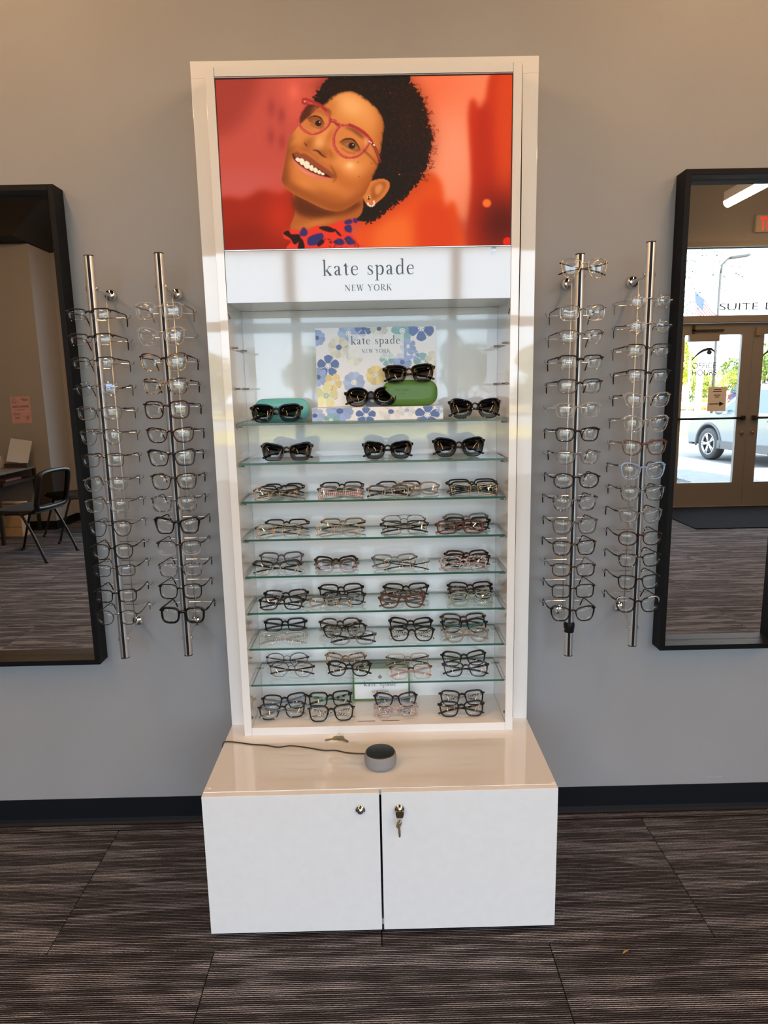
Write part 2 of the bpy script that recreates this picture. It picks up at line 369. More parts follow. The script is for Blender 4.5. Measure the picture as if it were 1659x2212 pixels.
# linear pendant lamps running out from the back wall
LAMP_GLOW = pr('lamp_diffuser', (0.9, 0.88, 0.84), 0.5, emit=LAMP_COLOR, es=LAMP_STRENGTH)
LAMP_FILL = pr('fill_lamp_diffuser', (0.9, 0.88, 0.84), 0.5, emit=LAMP_COLOR, es=LAMP_STRENGTH*0.42)
LAMP_BODY = pr('lamp_body', (0.55, 0.54, 0.52), 0.45)
CABLE = pr('black_cable', (0.01, 0.01, 0.01), 0.5)
def lamp(x, ya, yb, z, label):
    t = thing('pendant_lamp', label, 'lamp', (x, (ya+yb)/2, z), 'linear pendant lamps'); h = (yb-ya)/2
    MB().box(-0.045, 0.045, -h, h, 0.04, 0.125, bev=0.004).build('lamp_housing', LAMP_BODY, t)
    pts = [(0.045*math.cos(a), 0.055*math.sin(a)) for a in [math.pi+math.pi*k/10 for k in range(11)]]
    mb = MB(); n = len(pts)
    vs = [(px, -h, 0.04+pz) for px, pz in pts]+[(px, h, 0.04+pz) for px, pz in pts]
    mb.add(vs, [(i, i+1, i+1+n, i+n) for i in range(n-1)], smooth=True); mb.add(vs, [tuple(range(n)), tuple(range(2*n-1, n-1, -1))])
    mb.build('lamp_diffuser', LAMP_FILL if yb < -3 else LAMP_GLOW, t)
    for yy in (-h+0.25, h-0.25):
        MB().sweep([(0, yy-0.02, 0.125), (0, yy-0.04, (ZC+0.3-z)*0.5), (0, yy, ZC+0.3-z)], 0.005, n=5).sweep([(0, yy+0.02, 0.125), (0, yy+0.03, (ZC+0.3-z)*0.5), (0, yy+0.01, ZC+0.3-z)], 0.005, n=5).build('suspension_cable', CABLE, t)
for x, ya, yb, lab in ((3.42, -4.80, -0.9, 'long white linear pendant lamp hanging above the glass double doors'), (1.25, -1.75, -0.32, ' white linear pendant lamp above the taped rod'), (-1.25, -1.75, -0.32, ' white linear pendant lamp above the chair-reflecting mirror'), (-2.70, -4.3, -1.2, ' white linear pendant lamp running towards the bulkhead wall'), (2.15, -5.2, -3.2, 'added unseen linear pendant lamp above the wall between windows and doors'), (4.75, -5.2, -3.2, 'added unseen linear pendant lamp beyond the exit sign'), (-0.55, -5.2, -3.2, 'added unseen linear pendant lamp before the storefront windows')):  # last three lamps are added out of view to brighten the front wall
    lamp(x, ya, yb, 3.12, lab)
# black soffit over the bulkhead
sf = MB(); sf.prism([(XL, 3.004), (-3.52, 3.004), (-3.10, 3.42), (-3.10, ZC+0.3), (XL, ZC+0.3)], YF+0.001, -4.95)
struct(sf.build('ceiling_soffit', BLACK_CEIL))

# ------------------------------------------------------------------ lettering
def cat_rom(pts, n=8, closed=False):
    P = [np.array(p, float) for p in pts]; out = []; m = len(P)
    for i in range(m if closed else m-1):
        p0 = P[(i-1) % m] if (closed or i > 0) else P[i]; p1 = P[i]; p2 = P[(i+1) % m]
        p3 = P[(i+2) % m] if (closed or i < m-2) else P[(i+1) % m]
        for k in range(n):
            t = k/n
            out.append(0.5*((2*p1)+(-p0+p2)*t+(2*p0-5*p1+4*p2-p3)*t*t+(-p0+3*p1-3*p2+p3)*t**3))
    if not closed: out.append(P[-1])
    return out
def stroke(pts, n=7):
    """pts: (x, y, width) along a pen path; returns quads"""
    C = cat_rom(pts, n); vs = []
    for i, c in enumerate(C):
        a, b = C[max(i-1, 0)], C[min(i+1, len(C)-1)]; t = b[:2]-a[:2]; t = t/(np.linalg.norm(t)+1e-9); nn = np.array((-t[1], t[0]))*c[2]*0.575
        vs += [c[:2]+nn, c[:2]-nn]
    return vs, [(2*i, 2*i+1, 2*i+3, 2*i+2) for i in range(len(C)-1)]
def R_(x0, x1, y0, y1): return [(x0, y0), (x1, y0), (x1, y1), (x0, y1)], [(0, 1, 2, 3)]
def P_(*p): return list(p), [tuple(range(len(p)))]
TH, TN = 0.17, 0.055
def ser(x, y, w=0.44): return R_(x-w/2, x+w/2, y, y+0.05)
GL = {   # serif letters drawn by hand: x-height 1 for lower case, 1.45 for capitals; (advance, shapes)
 'k': (1.08, [R_(.14, .31, 0, 1.62), ser(.225, 0), P_((.02, 1.62), (.02, 1.57), (.14, 1.52), (.31, 1.66)), stroke([(.30, .42, .05), (.52, .66, .055), (.82, .96, .05)], 2), ser(.80, .95, .42), stroke([(.44, .56, .16), (.66, .28, .17), (.90, .02, .17)], 2), ser(.86, 0, .40)]),
 'a': (.92, [stroke([(.12, .74, .15), (.16, .88, .11), (.36, .97, .06), (.54, .86, .13), (.57, .66, .165), (.57, .20, .165), (.63, .06, .10), (.76, .07, .045), (.86, .14, .02)]), stroke([(.60, .58, .045), (.40, .52, .065), (.23, .42, .11), (.16, .27, .15), (.21, .12, .13), (.34, .06, .075), (.46, .10, .05), (.60, .24, .04)], 5)]),
 't': (.66, [stroke([(.27, 1.28, .03), (.28, 1.0, .15), (.28, .30, .165), (.34, .07, .11), (.46, .05, .05), (.60, .16, .02)]), R_(.04, .58, .93, .985), P_((.04, .985), (.27, 1.28), (.30, .985))]),
 'e': (.90, [stroke([(.13, .57, .05), (.74, .57, .05)], 2), stroke([(.75, .58, .08), (.68, .86, .10), (.44, .97, .05), (.20, .82, .12), (.12, .52, .16), (.22, .15, .14), (.46, .03, .07), (.66, .08, .05), (.80, .24, .025)])]),
 's': (.74, [stroke([(.58, .74, .03), (.50, .90, .05), (.34, .97, .05), (.18, .88, .10), (.17, .70, .14), (.34, .54, .15), (.54, .38, .15), (.57, .18, .12), (.44, .05, .05), (.26, .03, .045), (.14, .12, .05), (.09, .29, .03)]), P_((.57, .97), (.60, .97), (.60, .68), (.56, .68)), P_((.07, .02), (.11, .02), (.11, .33), (.07, .33))]),
 'p': (1.04, [R_(.14, .31, -.58, 1.0), ser(.225, -.58), P_((.02, 1.0), (.02, .95), (.14, .90), (.31, 1.04)), stroke([(.31, .78, .05), (.50, .95, .07), (.76, .86, .14), (.86, .52, .17), (.76, .14, .14), (.54, .03, .06), (.31, .16, .05)])]),
 'd': (1.06, [R_(.68, .85, .06, 1.62), P_((.54, 1.62), (.54, 1.57), (.68, 1.52), (.85, 1.66)), P_((.68, .0), (.85, .06), (.98, .10), (.98, .05)), stroke([(.68, .84, .05), (.50, .96, .06), (.24, .84, .14), (.14, .48, .17), (.24, .13, .14), (.46, .04, .07), (.68, .20, .05)])]),
 'N': (1.42, [R_(.20, .26, .04, 1.42), ser(.23, 0, .36), ser(.12, 1.40, .30), stroke([(.18, 1.40, .19), (1.14, .05, .19)], 1), R_(1.12, 1.18, 0, 1.42), ser(1.15, 1.40, .36)]),
 'E': (1.10, [R_(.20, .38, 0, 1.45), R_(.06, .92, 0, .05), R_(.06, .88, 1.40, 1.45), R_(.38, .72, .71, .76), P_((.92, 0), (.96, .36), (.92, .36), (.80, .05)), P_((.88, 1.45), (.90, 1.12), (.86, 1.12), (.76, 1.40)), R_(.69, .72, .58, .89)]),
 'W': (1.78, [stroke([(.22, 1.42, .18), (.58, .02, .17)], 1), stroke([(.58, .02, .06), (.90, 1.42, .06)], 1), stroke([(.86, 1.42, .18), (1.22, .02, .17)], 1), stroke([(1.22, .02, .06), (1.56, 1.42, .06)], 1), ser(.22, 1.40, .42), ser(.88, 1.40, .36), ser(1.56, 1.40, .36)]),
 'Y': (1.36, [stroke([(.20, 1.42, .18), (.66, .66, .18)], 1), stroke([(1.16, 1.42, .06), (.68, .64, .06)], 1), R_(.58, .75, 0, .72), ser(.665, 0, .44), ser(.22, 1.40, .42), ser(1.14, 1.40, .36)]),
 'O': (1.50, [stroke([(.72, 1.43, .06), (.30, 1.22, .15), (.16, .72, .19), (.30, .22, .15), (.72, .02, .06), (1.14, .22, .15), (1.28, .72, .19), (1.14, 1.22, .15), (.72, 1.43, .06)])]),
 'R': (1.28, [R_(.20, .38, 0, 1.45), ser(.29, 0, .42), R_(.06, .30, 1.40, 1.45), stroke([(.30, 1.42, .05), (.68, 1.40, .07), (.90, 1.10, .17), (.70, .76, .08), (.36, .71, .05)]), stroke([(.56, .72, .15), (.84, .34, .17), (1.20, .02, .16)], 2), ser(1.14, 0, .28)]),
 'K': (1.36, [R_(.20, .38, 0, 1.45), ser(.29, 0, .42), ser(.29, 1.40, .42), stroke([(.38, .66, .05), (.66, .98, .055), (1.04, 1.42, .05)], 2), ser(1.02, 1.40, .40), stroke([(.58, .86, .16), (.84, .44, .18), (1.14, .02, .18)], 2), ser(1.10, 0, .40)]),
 ' ': (.62, []),
}
def serif_mesh(name, text, width, mat, track=0.12):
    """flat raised letters centred on x, baseline at z = 0, facing -Y"""
    x = 0; items = []
    for ch in text:
        adv, shapes = GL[ch]
        for vs, fs in shapes: items.append((x, vs, fs))
        x += adv+track
    tot = x-track; sc = width/tot; mb = MB()
    for i, (ox, vs, fs) in enumerate(items):
        mb.add([((px+ox-tot/2)*sc, -0.00004*(i % 6), pz*sc) for px, pz in vs], fs)
    return mb.mesh(name, mat), sc
def serif_letters(text, width, mat, parent, loc, track=0.12):
    """the same word with every letter an object of its own"""
    tot = sum(GL[c][0]+track for c in text)-track; sc = width/tot; x = 0
    for ch in text:
        adv, shapes = GL[ch]
        if shapes:
            mb = MB()
            for i, (vs, fs) in enumerate(shapes): mb.add([((px+x-tot/2)*sc, -0.00005*i, pz*sc) for px, pz in vs], fs)
            mb.build('letter', mat, parent, loc)
        x += adv+track
def sans_mesh(name, text, size, mat, align='CENTER', bold=0.0, sx=1.0):
    cu = bpy.data.curves.new(name, 'FONT'); cu.body = text; cu.size = size; cu.align_x = align; cu.offset = bold
    ob = bpy.data.objects.new(name, cu); COL.objects.link(ob)
    dg = bpy.context.evaluated_depsgraph_get()
    me = bpy.data.meshes.new_from_object(ob.evaluated_get(dg)); bpy.data.objects.remove(ob); bpy.data.curves.remove(cu)
    for v in me.vertices: v.co = Vector((v.co.x*sx, 0, v.co.y))
    me.materials.clear(); me.materials.append(mat); me.name = name; return me
def facing_room(me):      # turn a -Y facing text into one facing +Y
    for v in me.vertices: v.co = Vector((-v.co.x, -v.co.y, v.co.z))
    return me
def lettering(me, parent, loc, name='lettering'): return link(name, me, parent, loc)
def letters(me, parent, loc):
    """every loose letter of a text mesh as an object of its own"""
    bm = bmesh.new(); bm.from_mesh(me); seen = set(); bm.faces.ensure_lookup_table()
    for f0 in bm.faces:
        if f0.index in seen: continue
        st_, isl = [f0], []; seen.add(f0.index)
        while st_:
            f = st_.pop(); isl.append(f)
            for e_ in f.edges:
                for g in e_.link_faces:
                    if g.index not in seen: seen.add(g.index); st_.append(g)
        ix = {}; vs = []; fs = []
        for f in isl:
            for v in f.verts:
                if v.index not in ix: ix[v.index] = len(vs); vs.append(tuple(v.co))
            fs.append([ix[v.index] for v in f.verts])
        m2 = bpy.data.meshes.new('letter'); m2.from_pydata(vs, [], fs); m2.materials.append(me.materials[0]); link('letter', m2, parent, loc)
    bm.free()

# ------------------------------------------------------------------ painter for flat prints
def blur(a, r):
    if r <= 0: return a
    k = int(max(1, r*3)); x = np.arange(-k, k+1); g = np.exp(-x*x/(2*r*r)); g /= g.sum()
    p = np.pad(a, ((k, k), (0, 0)), mode='edge'); a = sum(g[i]*p[i:i+a.shape[0]] for i in range(2*k+1))
    p = np.pad(a, ((0, 0), (k, k)), mode='edge'); return sum(g[i]*p[:, i:i+a.shape[1]] for i in range(2*k+1))
class Canvas:
    def __init__(s, X, Y, col):
        s.X, s.Y = X, Y; s.c = np.ones(X.shape+(3,))*np.array(col, float); s.pp = abs(X[0, 1]-X[0, 0])
    def mask(s, pts, smooth=True, n=6):
        P = np.array(cat_rom(pts, n, True) if smooth else pts, float); m = np.zeros(s.X.shape, bool); k = len(P)
        x0, y0 = P.min(0)-2; x1, y1 = P.max(0)+2
        ys = np.where((s.Y.max(1) >= y0) & (s.Y.min(1) <= y1))[0]; xs = np.where((s.X.max(0) >= x0) & (s.X.min(0) <= x1))[0]
        if len(ys) == 0 or len(xs) == 0: return m.astype(float)
        sl = (slice(ys[0], ys[-1]+1), slice(xs[0], xs[-1]+1)); X, Y = s.X[sl], s.Y[sl]; mm = np.zeros(X.shape, bool)
        for i in range(k):
            (ax, ay), (bx, by) = P[i], P[(i+1) % k]
            if ay == by: continue
            c = (ay > Y) != (by > Y); mm ^= c & (X < (bx-ax)*(Y-ay)/(by-ay)+ax)
        m[sl] = mm; return m.astype(float)
    def put(s, m, col, a=1.0):
        m = (m*a)[..., None]; s.c = s.c*(1-m)+np.array(col, float)*m
    def fill(s, pts, col, soft=0.6, a=1.0, smooth=True): s.put(blur(s.mask(pts, smooth), soft/s.pp) if soft > 0 else s.mask(pts, smooth), col, a)
    def line(s, pts, w, col, soft=0.4, a=1.0, taper=False):
        C = cat_rom([tuple(p)+((w if not taper else w*math.sin(math.pi*(0.08+0.84*i/max(1, len(pts)-1)))),) for i, p in enumerate(pts)], 6)
        L, Rr = [], []
        for i, c in enumerate(C):
            t = C[min(i+1, len(C)-1)][:2]-C[max(i-1, 0)][:2]; t /= (np.linalg.norm(t)+1e-9); nn = np.array((-t[1], t[0]))*c[2]/2
            L.append(c[:2]+nn); Rr.append(c[:2]-nn)
        s.fill(L+Rr[::-1], col, soft, a, smooth=False)
    def dot(s, x, y, r, col, soft=0.4, a=1.0, ry=None):
        ry = ry or r; d = np.hypot((s.X-x)/r, (s.Y-y)/ry); w = max(soft/r, 0.02)
        s.put(np.clip((1+w/2-d)/w, 0, 1), col, a)
    def glow(s, x, y, rx, ry, col, a, rot=0.0):
        c, n = math.cos(rot), math.sin(rot); u = ((s.X-x)*c+(s.Y-y)*n)/rx; v = (-(s.X-x)*n+(s.Y-y)*c)/ry
        s.put(np.exp(-(u*u+v*v)), col, a)
def lin(c):
    c = np.clip(np.asarray(c, float)/255, 0, 1); return np.where(c <= 0.04045, c/12.92, ((c+0.055)/1.055)**2.4)
def print_mesh(name, canvas, w, h, mat):
    """a w x h sheet facing -Y, lower left corner at the origin, carrying the canvas as its printed colours"""
    ny, nx = canvas.X.shape
    gx, gz = np.meshgrid(np.linspace(0, w, nx), np.linspace(h, 0, ny))
    co = np.stack([gx, np.zeros_like(gx), gz], -1).reshape(-1, 3)
    i = np.arange(nx-1)[None, :]+nx*np.arange(ny-1)[:, None]
    f = np.stack([i, i+nx, i+nx+1, i+1], -1).reshape(-1, 4)
    me = bpy.data.meshes.new(name); me.vertices.add(len(co)); me.vertices.foreach_set('co', co.ravel())
    me.loops.add(f.size); me.loops.foreach_set('vertex_index', f.ravel().astype(np.int32))
    me.polygons.add(len(f)); me.polygons.foreach_set('loop_start', np.arange(0, f.size, 4, dtype=np.int32))
    me.update(calc_edges=True); me.validate()
    at = me.color_attributes.new('print', 'FLOAT_COLOR', 'POINT')
    rgba = np.ones((len(co), 4), np.float32); rgba[:, :3] = lin(canvas.c).reshape(-1, 3); at.data.foreach_set('color', rgba.ravel())
    me.materials.append(mat); return me
def warp(corners, nx, ny):
    """source coordinates of every sample of a sheet whose corners (tl, tr, br, bl) are given"""
    A, b = [], []
    for (u, v), (x, y) in zip(((0, 0), (1, 0), (1, 1), (0, 1)), corners):
        A += [[u, v, 1, 0, 0, 0, -u*x, -v*x], [0, 0, 0, u, v, 1, -u*y, -v*y]]; b += [x, y]
    h = np.append(np.linalg.solve(np.array(A, float), np.array(b, float)), 1).reshape(3, 3)
    u, v = np.meshgrid(np.linspace(0, 1, nx), np.linspace(0, 1, ny)); q = h @ np.stack([u.ravel(), v.ravel(), np.ones(u.size)])
    return (q[0]/q[2]).reshape(ny, nx), (q[1]/q[2]).reshape(ny, nx)

def portrait_canvas():
    """a generic smiling woman in pink glasses before a blurred red street; drawn in a 4.484-times enlargement frame"""
    X, Y = warp([(465, 166), (1107, 155), (1105, 531), (484, 541)], 560, 328)
    X, Y = (X-590)*4.4838, (Y-150)*4.4838
    K = Canvas(X, Y, (196, 84, 70)); q = lambda *p: [(400+x/2.0737-590, 100+y/2.0737-150) for x, y in p]
    z = lambda *p: [(x*4.4838, y*4.4838) for x, y in q(*p)]
    # blurred street
    K.fill(z((100, 90), (420, 90), (520, 300), (500, 560), (120, 620)), (192, 82, 68), 60)
    K.fill(z((120, 100), (330, 110), (250, 330), (130, 380)), (150, 56, 46), 60, .7)
    K.fill(z((430, 110), (600, 110), (560, 240), (470, 330)), (212, 92, 72), 50, .8)
    K.glow(*z((487, 190))[0], 55, 85, (235, 110, 88), .7)
    for x, y in ((385, 265), (430, 300), (382, 395), (432, 420)): K.glow(*z((x, y))[0], 40, 85, (150, 55, 55), .55)
    K.fill(z((150, 560), (480, 560), (470, 660), (160, 680)), (196, 92, 84), 60, .7)
    K.fill(z((150, 690), (260, 680), (340, 640), (420, 660), (500, 640), (520, 920), (160, 920)), (158, 44, 26), 30)
    K.fill(z((170, 820), (330, 800), (480, 860), (480, 930), (170, 930)), (140, 36, 20), 50, .8)
    K.glow(*z((420, 760))[0], 150, 260, (196, 56, 28), .7)
    K.fill(z((900, 80), (1500, 80), (1480, 700), (1100, 760), (860, 600)), (240, 132, 94), 50)
    K.glow(*z((1120, 190))[0], 420, 420, (232, 96, 56), .6); K.glow(*z((1200, 480))[0], 300, 520, (244, 148, 112), .8)
    K.fill(z((780, 800), (900, 720), (1000, 640), (1090, 560), (1150, 610), (1165, 720), (1200, 690), (1225, 760), (1230, 930), (780, 930)), (222, 84, 36), 26)
    K.fill(z((860, 800), (1000, 760), (1040, 940), (860, 940)), (240, 130, 60), 60, .5); K.fill(z((1060, 700), (1190, 720), (1200, 930), (1040, 930)), (206, 64, 26), 50, .7)
    K.fill(z((1268, 300), (1290, 220), (1320, 270), (1345, 230), (1372, 110), (1480, 110), (1470, 930), (1276, 930), (1285, 600)), (196, 58, 30), 22)
    K.fill(z((1300, 330), (1370, 300), (1390, 930), (1310, 930)), (176, 44, 24), 40, .7); K.fill(z((1400, 130), (1470, 130), (1460, 600), (1410, 600)), (214, 78, 34), 40, .7)
    K.glow(*z((1420, 800))[0], 260, 330, (84, 22, 12), .9); K.dot(*z((1355, 702))[0], 42, (232, 112, 48), 20); K.dot(*z((1450, 880))[0], 45, (218, 44, 28), 12)
    # hair
    rng = np.random.RandomState(4); nz = blur(rng.rand(*X.shape), 1.2); nz = (nz-nz.mean())/nz.std()
    hair = K.mask([(400, 300), (400, 220), (450, 140), (520, 70), (620, 10), (1230, 10), (1340, 100), (1420, 200), (1470, 330), (1510, 480), (1545, 640), (1520, 820), (1480, 960), (1410, 1090), (1330, 1190), (1220, 1290), (1110, 1370), (1020, 1440), (960, 1485), (860, 1480), (790, 1440), (700, 1200), (600, 700), (480, 420)])
    soft = blur(hair, 5.0); frizz = np.clip((soft-0.45+nz*0.15*(soft > 0.04))*5, 0, 1)
    K.put(np.clip(blur(hair, 13)*1.6, 0, 1)*0.35, (150, 50, 25)); K.put(frizz, (28, 14, 10))
    K.glow(1330, 500, 170, 400, (54, 28, 17), .5, -.2); K.glow(700, 130, 260, 70, (48, 26, 18), .5)
    K.put(frizz*np.clip(nz*0.25, 0, .35), (84, 48, 30))
    # neck
    K.fill([(200, 1180), (212, 1300), (195, 1420), (160, 1545), (250, 1620), (500, 1560), (730, 1480), (850, 1400), (870, 1260), (820, 1180), (500, 1250)], (176, 96, 46), 3)
    K.fill([(200, 1200), (330, 1260), (500, 1340), (660, 1370), (800, 1280), (860, 1300), (700, 1400), (420, 1440), (215, 1380)], (92, 44, 20), 24, .9)
    K.glow(420, 1490, 200, 40, (206, 124, 66), .7, -.25)
    # ear
    K.fill([(860, 1200), (900, 1110), (980, 1060), (1070, 1050), (1128, 1090), (1118, 1160), (1070, 1230), (1000, 1290), (950, 1325), (900, 1300)], (206, 120, 62), 3)
    K.fill([(960, 1130), (1030, 1080), (1090, 1090), (1080, 1150), (1020, 1230), (960, 1260), (950, 1190)], (150, 78, 36), 14, .8); K.fill([(990, 1120), (1050, 1100), (1060, 1150), (1010, 1210), (985, 1180)], (222, 146, 90), 12, .8)
    # face
    face = [(480, 320), (560, 240), (640, 195), (740, 180), (840, 215), (950, 300), (1030, 390), (1075, 510), (1060, 640), (1040, 800), (1010, 930), (960, 1040), (925, 1120), (880, 1210), (800, 1290), (690, 1355), (590, 1370), (480, 1345), (340, 1275), (240, 1225), (165, 1180), (110, 1130), (78, 1065), (88, 980), (105, 900), (122, 800), (138, 690), (152, 640), (195, 590), (240, 530), (300, 470), (380, 400), (440, 350)]
    fm = blur(K.mask(face), 1.0/K.pp*1.5); K.put(fm, (210, 126, 66))
    def sh(pts, col, soft, a=1.0):
        K.put(blur(K.mask(pts), soft/K.pp)*fm, col, a)
    def gl(x, y, rx, ry, col, a, rot=0.0):
        c, n = math.cos(rot), math.sin(rot); u = ((X-x)*c+(Y-y)*n)/rx; v = (-(X-x)*n+(Y-y)*c)/ry; K.put(np.exp(-(u*u+v*v))*fm, col, a)
    sh([(560, 1380), (340, 1280), (160, 1190), (60, 1080), (110, 1000), (240, 1110), (420, 1200), (640, 1270), (820, 1180), (980, 950), (1000, 1100), (860, 1280), (700, 1380)], (136, 66, 28), 46, .88)
    sh([(60, 1100), (80, 900), (130, 640), (200, 600), (200, 760), (165, 900), (150, 1060)], (128, 64, 30), 26, .85)
    sh([(980, 340), (1090, 420), (1080, 700), (1020, 980), (960, 980), (1000, 700), (1010, 480)], (172, 92, 44), 36, .8)
    gl(760, 330, 210, 130, (244, 172, 106), .85, .5); gl(900, 470, 100, 110, (226, 146, 80), .6); gl(560, 330, 70, 90, (190, 108, 54), .5)
    gl(740, 930, 120, 80, (238, 158, 96), .85, .2); gl(740, 915, 36, 28, (252, 196, 140), .8); gl(250, 600, 80, 50, (214, 132, 70), .7, -.5)
    gl(260, 1080, 110, 50, (206, 120, 60), .7, .5); gl(600, 1180, 160, 60, (200, 116, 58), .5, .1)
    sh([(580, 560), (560, 650), (520, 700), (560, 780), (620, 830), (560, 880), (520, 820), (470, 700), (520, 600)], (176, 96, 46), 20, .6)
    gl(330, 520, 60, 40, (190, 110, 58), .5, .5); gl(170, 900, 40, 110, (196, 112, 56), .5)
    sh([(600, 900), (680, 1010), (800, 1060), (950, 960), (940, 1080), (800, 1180), (660, 1130), (600, 1050)], (184, 96, 44), 40, .7)
    gl(640, 860, 60, 50, (230, 146, 84), .4); gl(850, 760, 60, 50, (188, 104, 52), .5); gl(200, 690, 60, 40, (226, 146, 84), .5, -.7)
    sh([(420, 1140), (520, 1180), (700, 1230), (600, 1290), (470, 1260)], (166, 86, 38), 30, .6); gl(300, 1090, 80, 40, (222, 136, 72), .6, .5)
    # nose
    sh([(330, 660), (300, 680), (290, 720), (330, 770), (380, 760), (420, 790), (500, 840), (520, 790), (450, 720), (400, 640)], (150, 78, 36), 22, .75)
    gl(440, 690, 60, 80, (240, 166, 104), .8, .5); gl(500, 600, 30, 90, (226, 146, 84), .7, .5)
    K.line([(375, 765), (430, 775), (470, 815), (520, 842)], 17, (66, 28, 14), 5, .9, True); K.line([(300, 690), (315, 715), (330, 722)], 14, (80, 36, 18), 4, .8, True)
    K.line([(540, 760), (560, 800), (552, 830)], 10, (140, 70, 34), 8, .7)
    # mouth
    sh([(150, 790), (230, 700), (330, 760), (470, 860), (600, 950), (640, 1010), (590, 1060), (440, 960), (300, 870), (200, 850)], (172, 92, 46), 26, .55)
    K.fill([(184, 812), (205, 786), (236, 782), (262, 800), (300, 800), (350, 830), (450, 905), (540, 968), (590, 1012), (584, 1040), (552, 1040), (440, 975), (330, 900), (250, 850), (205, 848)], (150, 78, 50), 5)
    K.fill([(196, 846), (236, 836), (300, 868), (380, 918), (470, 974), (552, 1030), (540, 1044), (440, 1016), (330, 966), (250, 910), (206, 872)], (74, 28, 18), 4)
    K.fill([(190, 850), (212, 876), (262, 920), (330, 968), (430, 1012), (560, 1044), (520, 1066), (420, 1054), (310, 1010), (235, 950), (196, 892)], (214, 116, 88), 6)
    K.line([(230, 925), (310, 985), (420, 1032)], 16, (240, 160, 132), 9, .55, True)
    for t in ([(212, 850), (232, 838), (250, 850), (242, 884), (222, 872)], [(246, 856), (276, 846), (298, 870), (284, 914), (256, 896)], [(288, 892), (318, 872), (350, 900), (338, 950), (300, 934)], [(344, 930), (366, 912), (388, 930), (378, 970), (350, 960)], [(384, 950), (408, 938), (428, 958), (416, 990), (390, 980)], [(422, 972), (446, 964), (464, 982), (452, 1002), (428, 996)], [(460, 990), (480, 986), (494, 1002), (482, 1014), (464, 1008)]): K.fill(t, (252, 216, 184), 2.5)
    K.line([(186, 800), (196, 830), (206, 850)], 16, (50, 22, 14), 6, .8)
    K.line([(548, 910), (585, 975), (604, 1035), (572, 1090)], 12, (118, 56, 26), 7, .85, True); K.line([(262, 745), (350, 780), (440, 850)], 12, (150, 82, 40), 10, .55)
    # soft hairline
    hl = [(470, 318), (552, 236), (636, 186), (740, 168), (850, 206), (962, 292), (1048, 386), (1090, 510), (1078, 640), (1056, 800), (1030, 930), (975, 1040)]
    K.line(hl, 34, (40, 20, 13), 13, .85)
    for q in cat_rom(hl, 7):
        for _ in range(3):
            a = rng.rand()*6.28; l = 12+rng.rand()*22; x0, y0 = q[0]+rng.randn()*10, q[1]+rng.randn()*8; K.line([(x0, y0), (x0+l*.5*math.cos(a), y0+l*.5*math.sin(a)), (x0+l*math.cos(a+.7), y0+l*math.sin(a+.7))], 5, (34, 17, 11), 3, .6)
    for _ in range(150):
        t = rng.rand(); j = int(t*7); E_ = [(1330, 110), (1420, 215), (1475, 340), (1515, 490), (1545, 640), (1525, 820), (1485, 960), (1415, 1090)]; x0 = E_[j][0]+(E_[j+1][0]-E_[j][0])*rng.rand()+rng.randn()*22; y0 = E_[j][1]+(E_[j+1][1]-E_[j][1])*rng.rand()+rng.randn()*14
        a = rng.rand()*6.28; l = 14+rng.rand()*26; K.line([(x0, y0), (x0+l*.6*math.cos(a), y0+l*.6*math.sin(a)), (x0+l*math.cos(a+1.1), y0+l*math.sin(a+1.1))], 4.5, (84, 30, 16), 2.5, .65)
    # eyes and brows behind the lenses
    LL = [(330, 305), (430, 318), (510, 385), (548, 465), (520, 535), (440, 592), (365, 605), (290, 565), (250, 510), (248, 450), (275, 380)]
    LR = [(650, 522), (730, 520), (820, 565), (900, 625), (925, 690), (880, 770), (800, 830), (700, 835), (630, 790), (588, 720), (585, 640), (610, 570)]
    K.fill([(330, 305), (420, 320), (380, 400), (300, 470), (252, 505), (250, 430), (275, 370)], (62, 30, 20), 6, .92); K.fill([(400, 320), (510, 385), (540, 440), (420, 400), (360, 420)], (160, 92, 48), 14, .6)
    for pts in ([(330, 460), (390, 436), (450, 452), (486, 500), (478, 546), (430, 536), (370, 500)], [(645, 692), (700, 664), (770, 676), (826, 732), (836, 778), (770, 770), (700, 732)]): K.fill(pts, (120, 64, 32), 9, .8)
    K.fill([(372, 478), (410, 468), (452, 486), (478, 524), (440, 522), (400, 502)], (150, 112, 78), 4, .75); K.dot(436, 500, 31, (30, 15, 9), 6, ry=29); K.dot(448, 490, 6, (236, 204, 172), 3)
    K.fill([(680, 706), (730, 690), (790, 708), (822, 756), (770, 752), (716, 728)], (152, 116, 80), 4, .75); K.dot(760, 722, 34, (34, 20, 11), 6, ry=31); K.dot(772, 712, 6, (236, 204, 172), 3)
    K.line([(325, 462), (390, 430), (455, 448), (492, 510)], 14, (34, 16, 10), 4, .95, True); K.line([(640, 690), (705, 655), (780, 670), (842, 765)], 16, (34, 16, 10), 4, .95, True)
    K.line([(350, 510), (420, 545), (470, 560)], 9, (120, 62, 30), 6, .7); K.line([(660, 745), (730, 790), (800, 795)], 10, (126, 66, 32), 7, .7)
    K.line([(690, 540), (770, 565), (850, 625), (880, 650)], 34, (84, 44, 22), 12, .75, True); K.line([(490, 340), (540, 380), (560, 420)], 26, (88, 46, 22), 10, .6, True)
    # the glasses
    c1, c2 = (176, 62, 58), (232, 122, 108)
    K.fill(LL, (206, 110, 70), 2, .14); K.fill(LR, (216, 120, 80), 2, .12)
    for P0 in (LL, LR):
        K.line(P0+[P0[0]], 24, c1, 3); K.line([(x-5, y-5) for x, y in P0]+[(P0[0][0]-5, P0[0][1]-5)], 7, c2, 3, .75)
    K.line([(330, 308), (290, 300), (286, 272), (310, 262), (380, 290), (450, 318), (520, 380)], 27, (168, 54, 50), 4); K.dot(303, 285, 9, (240, 140, 120), 4)
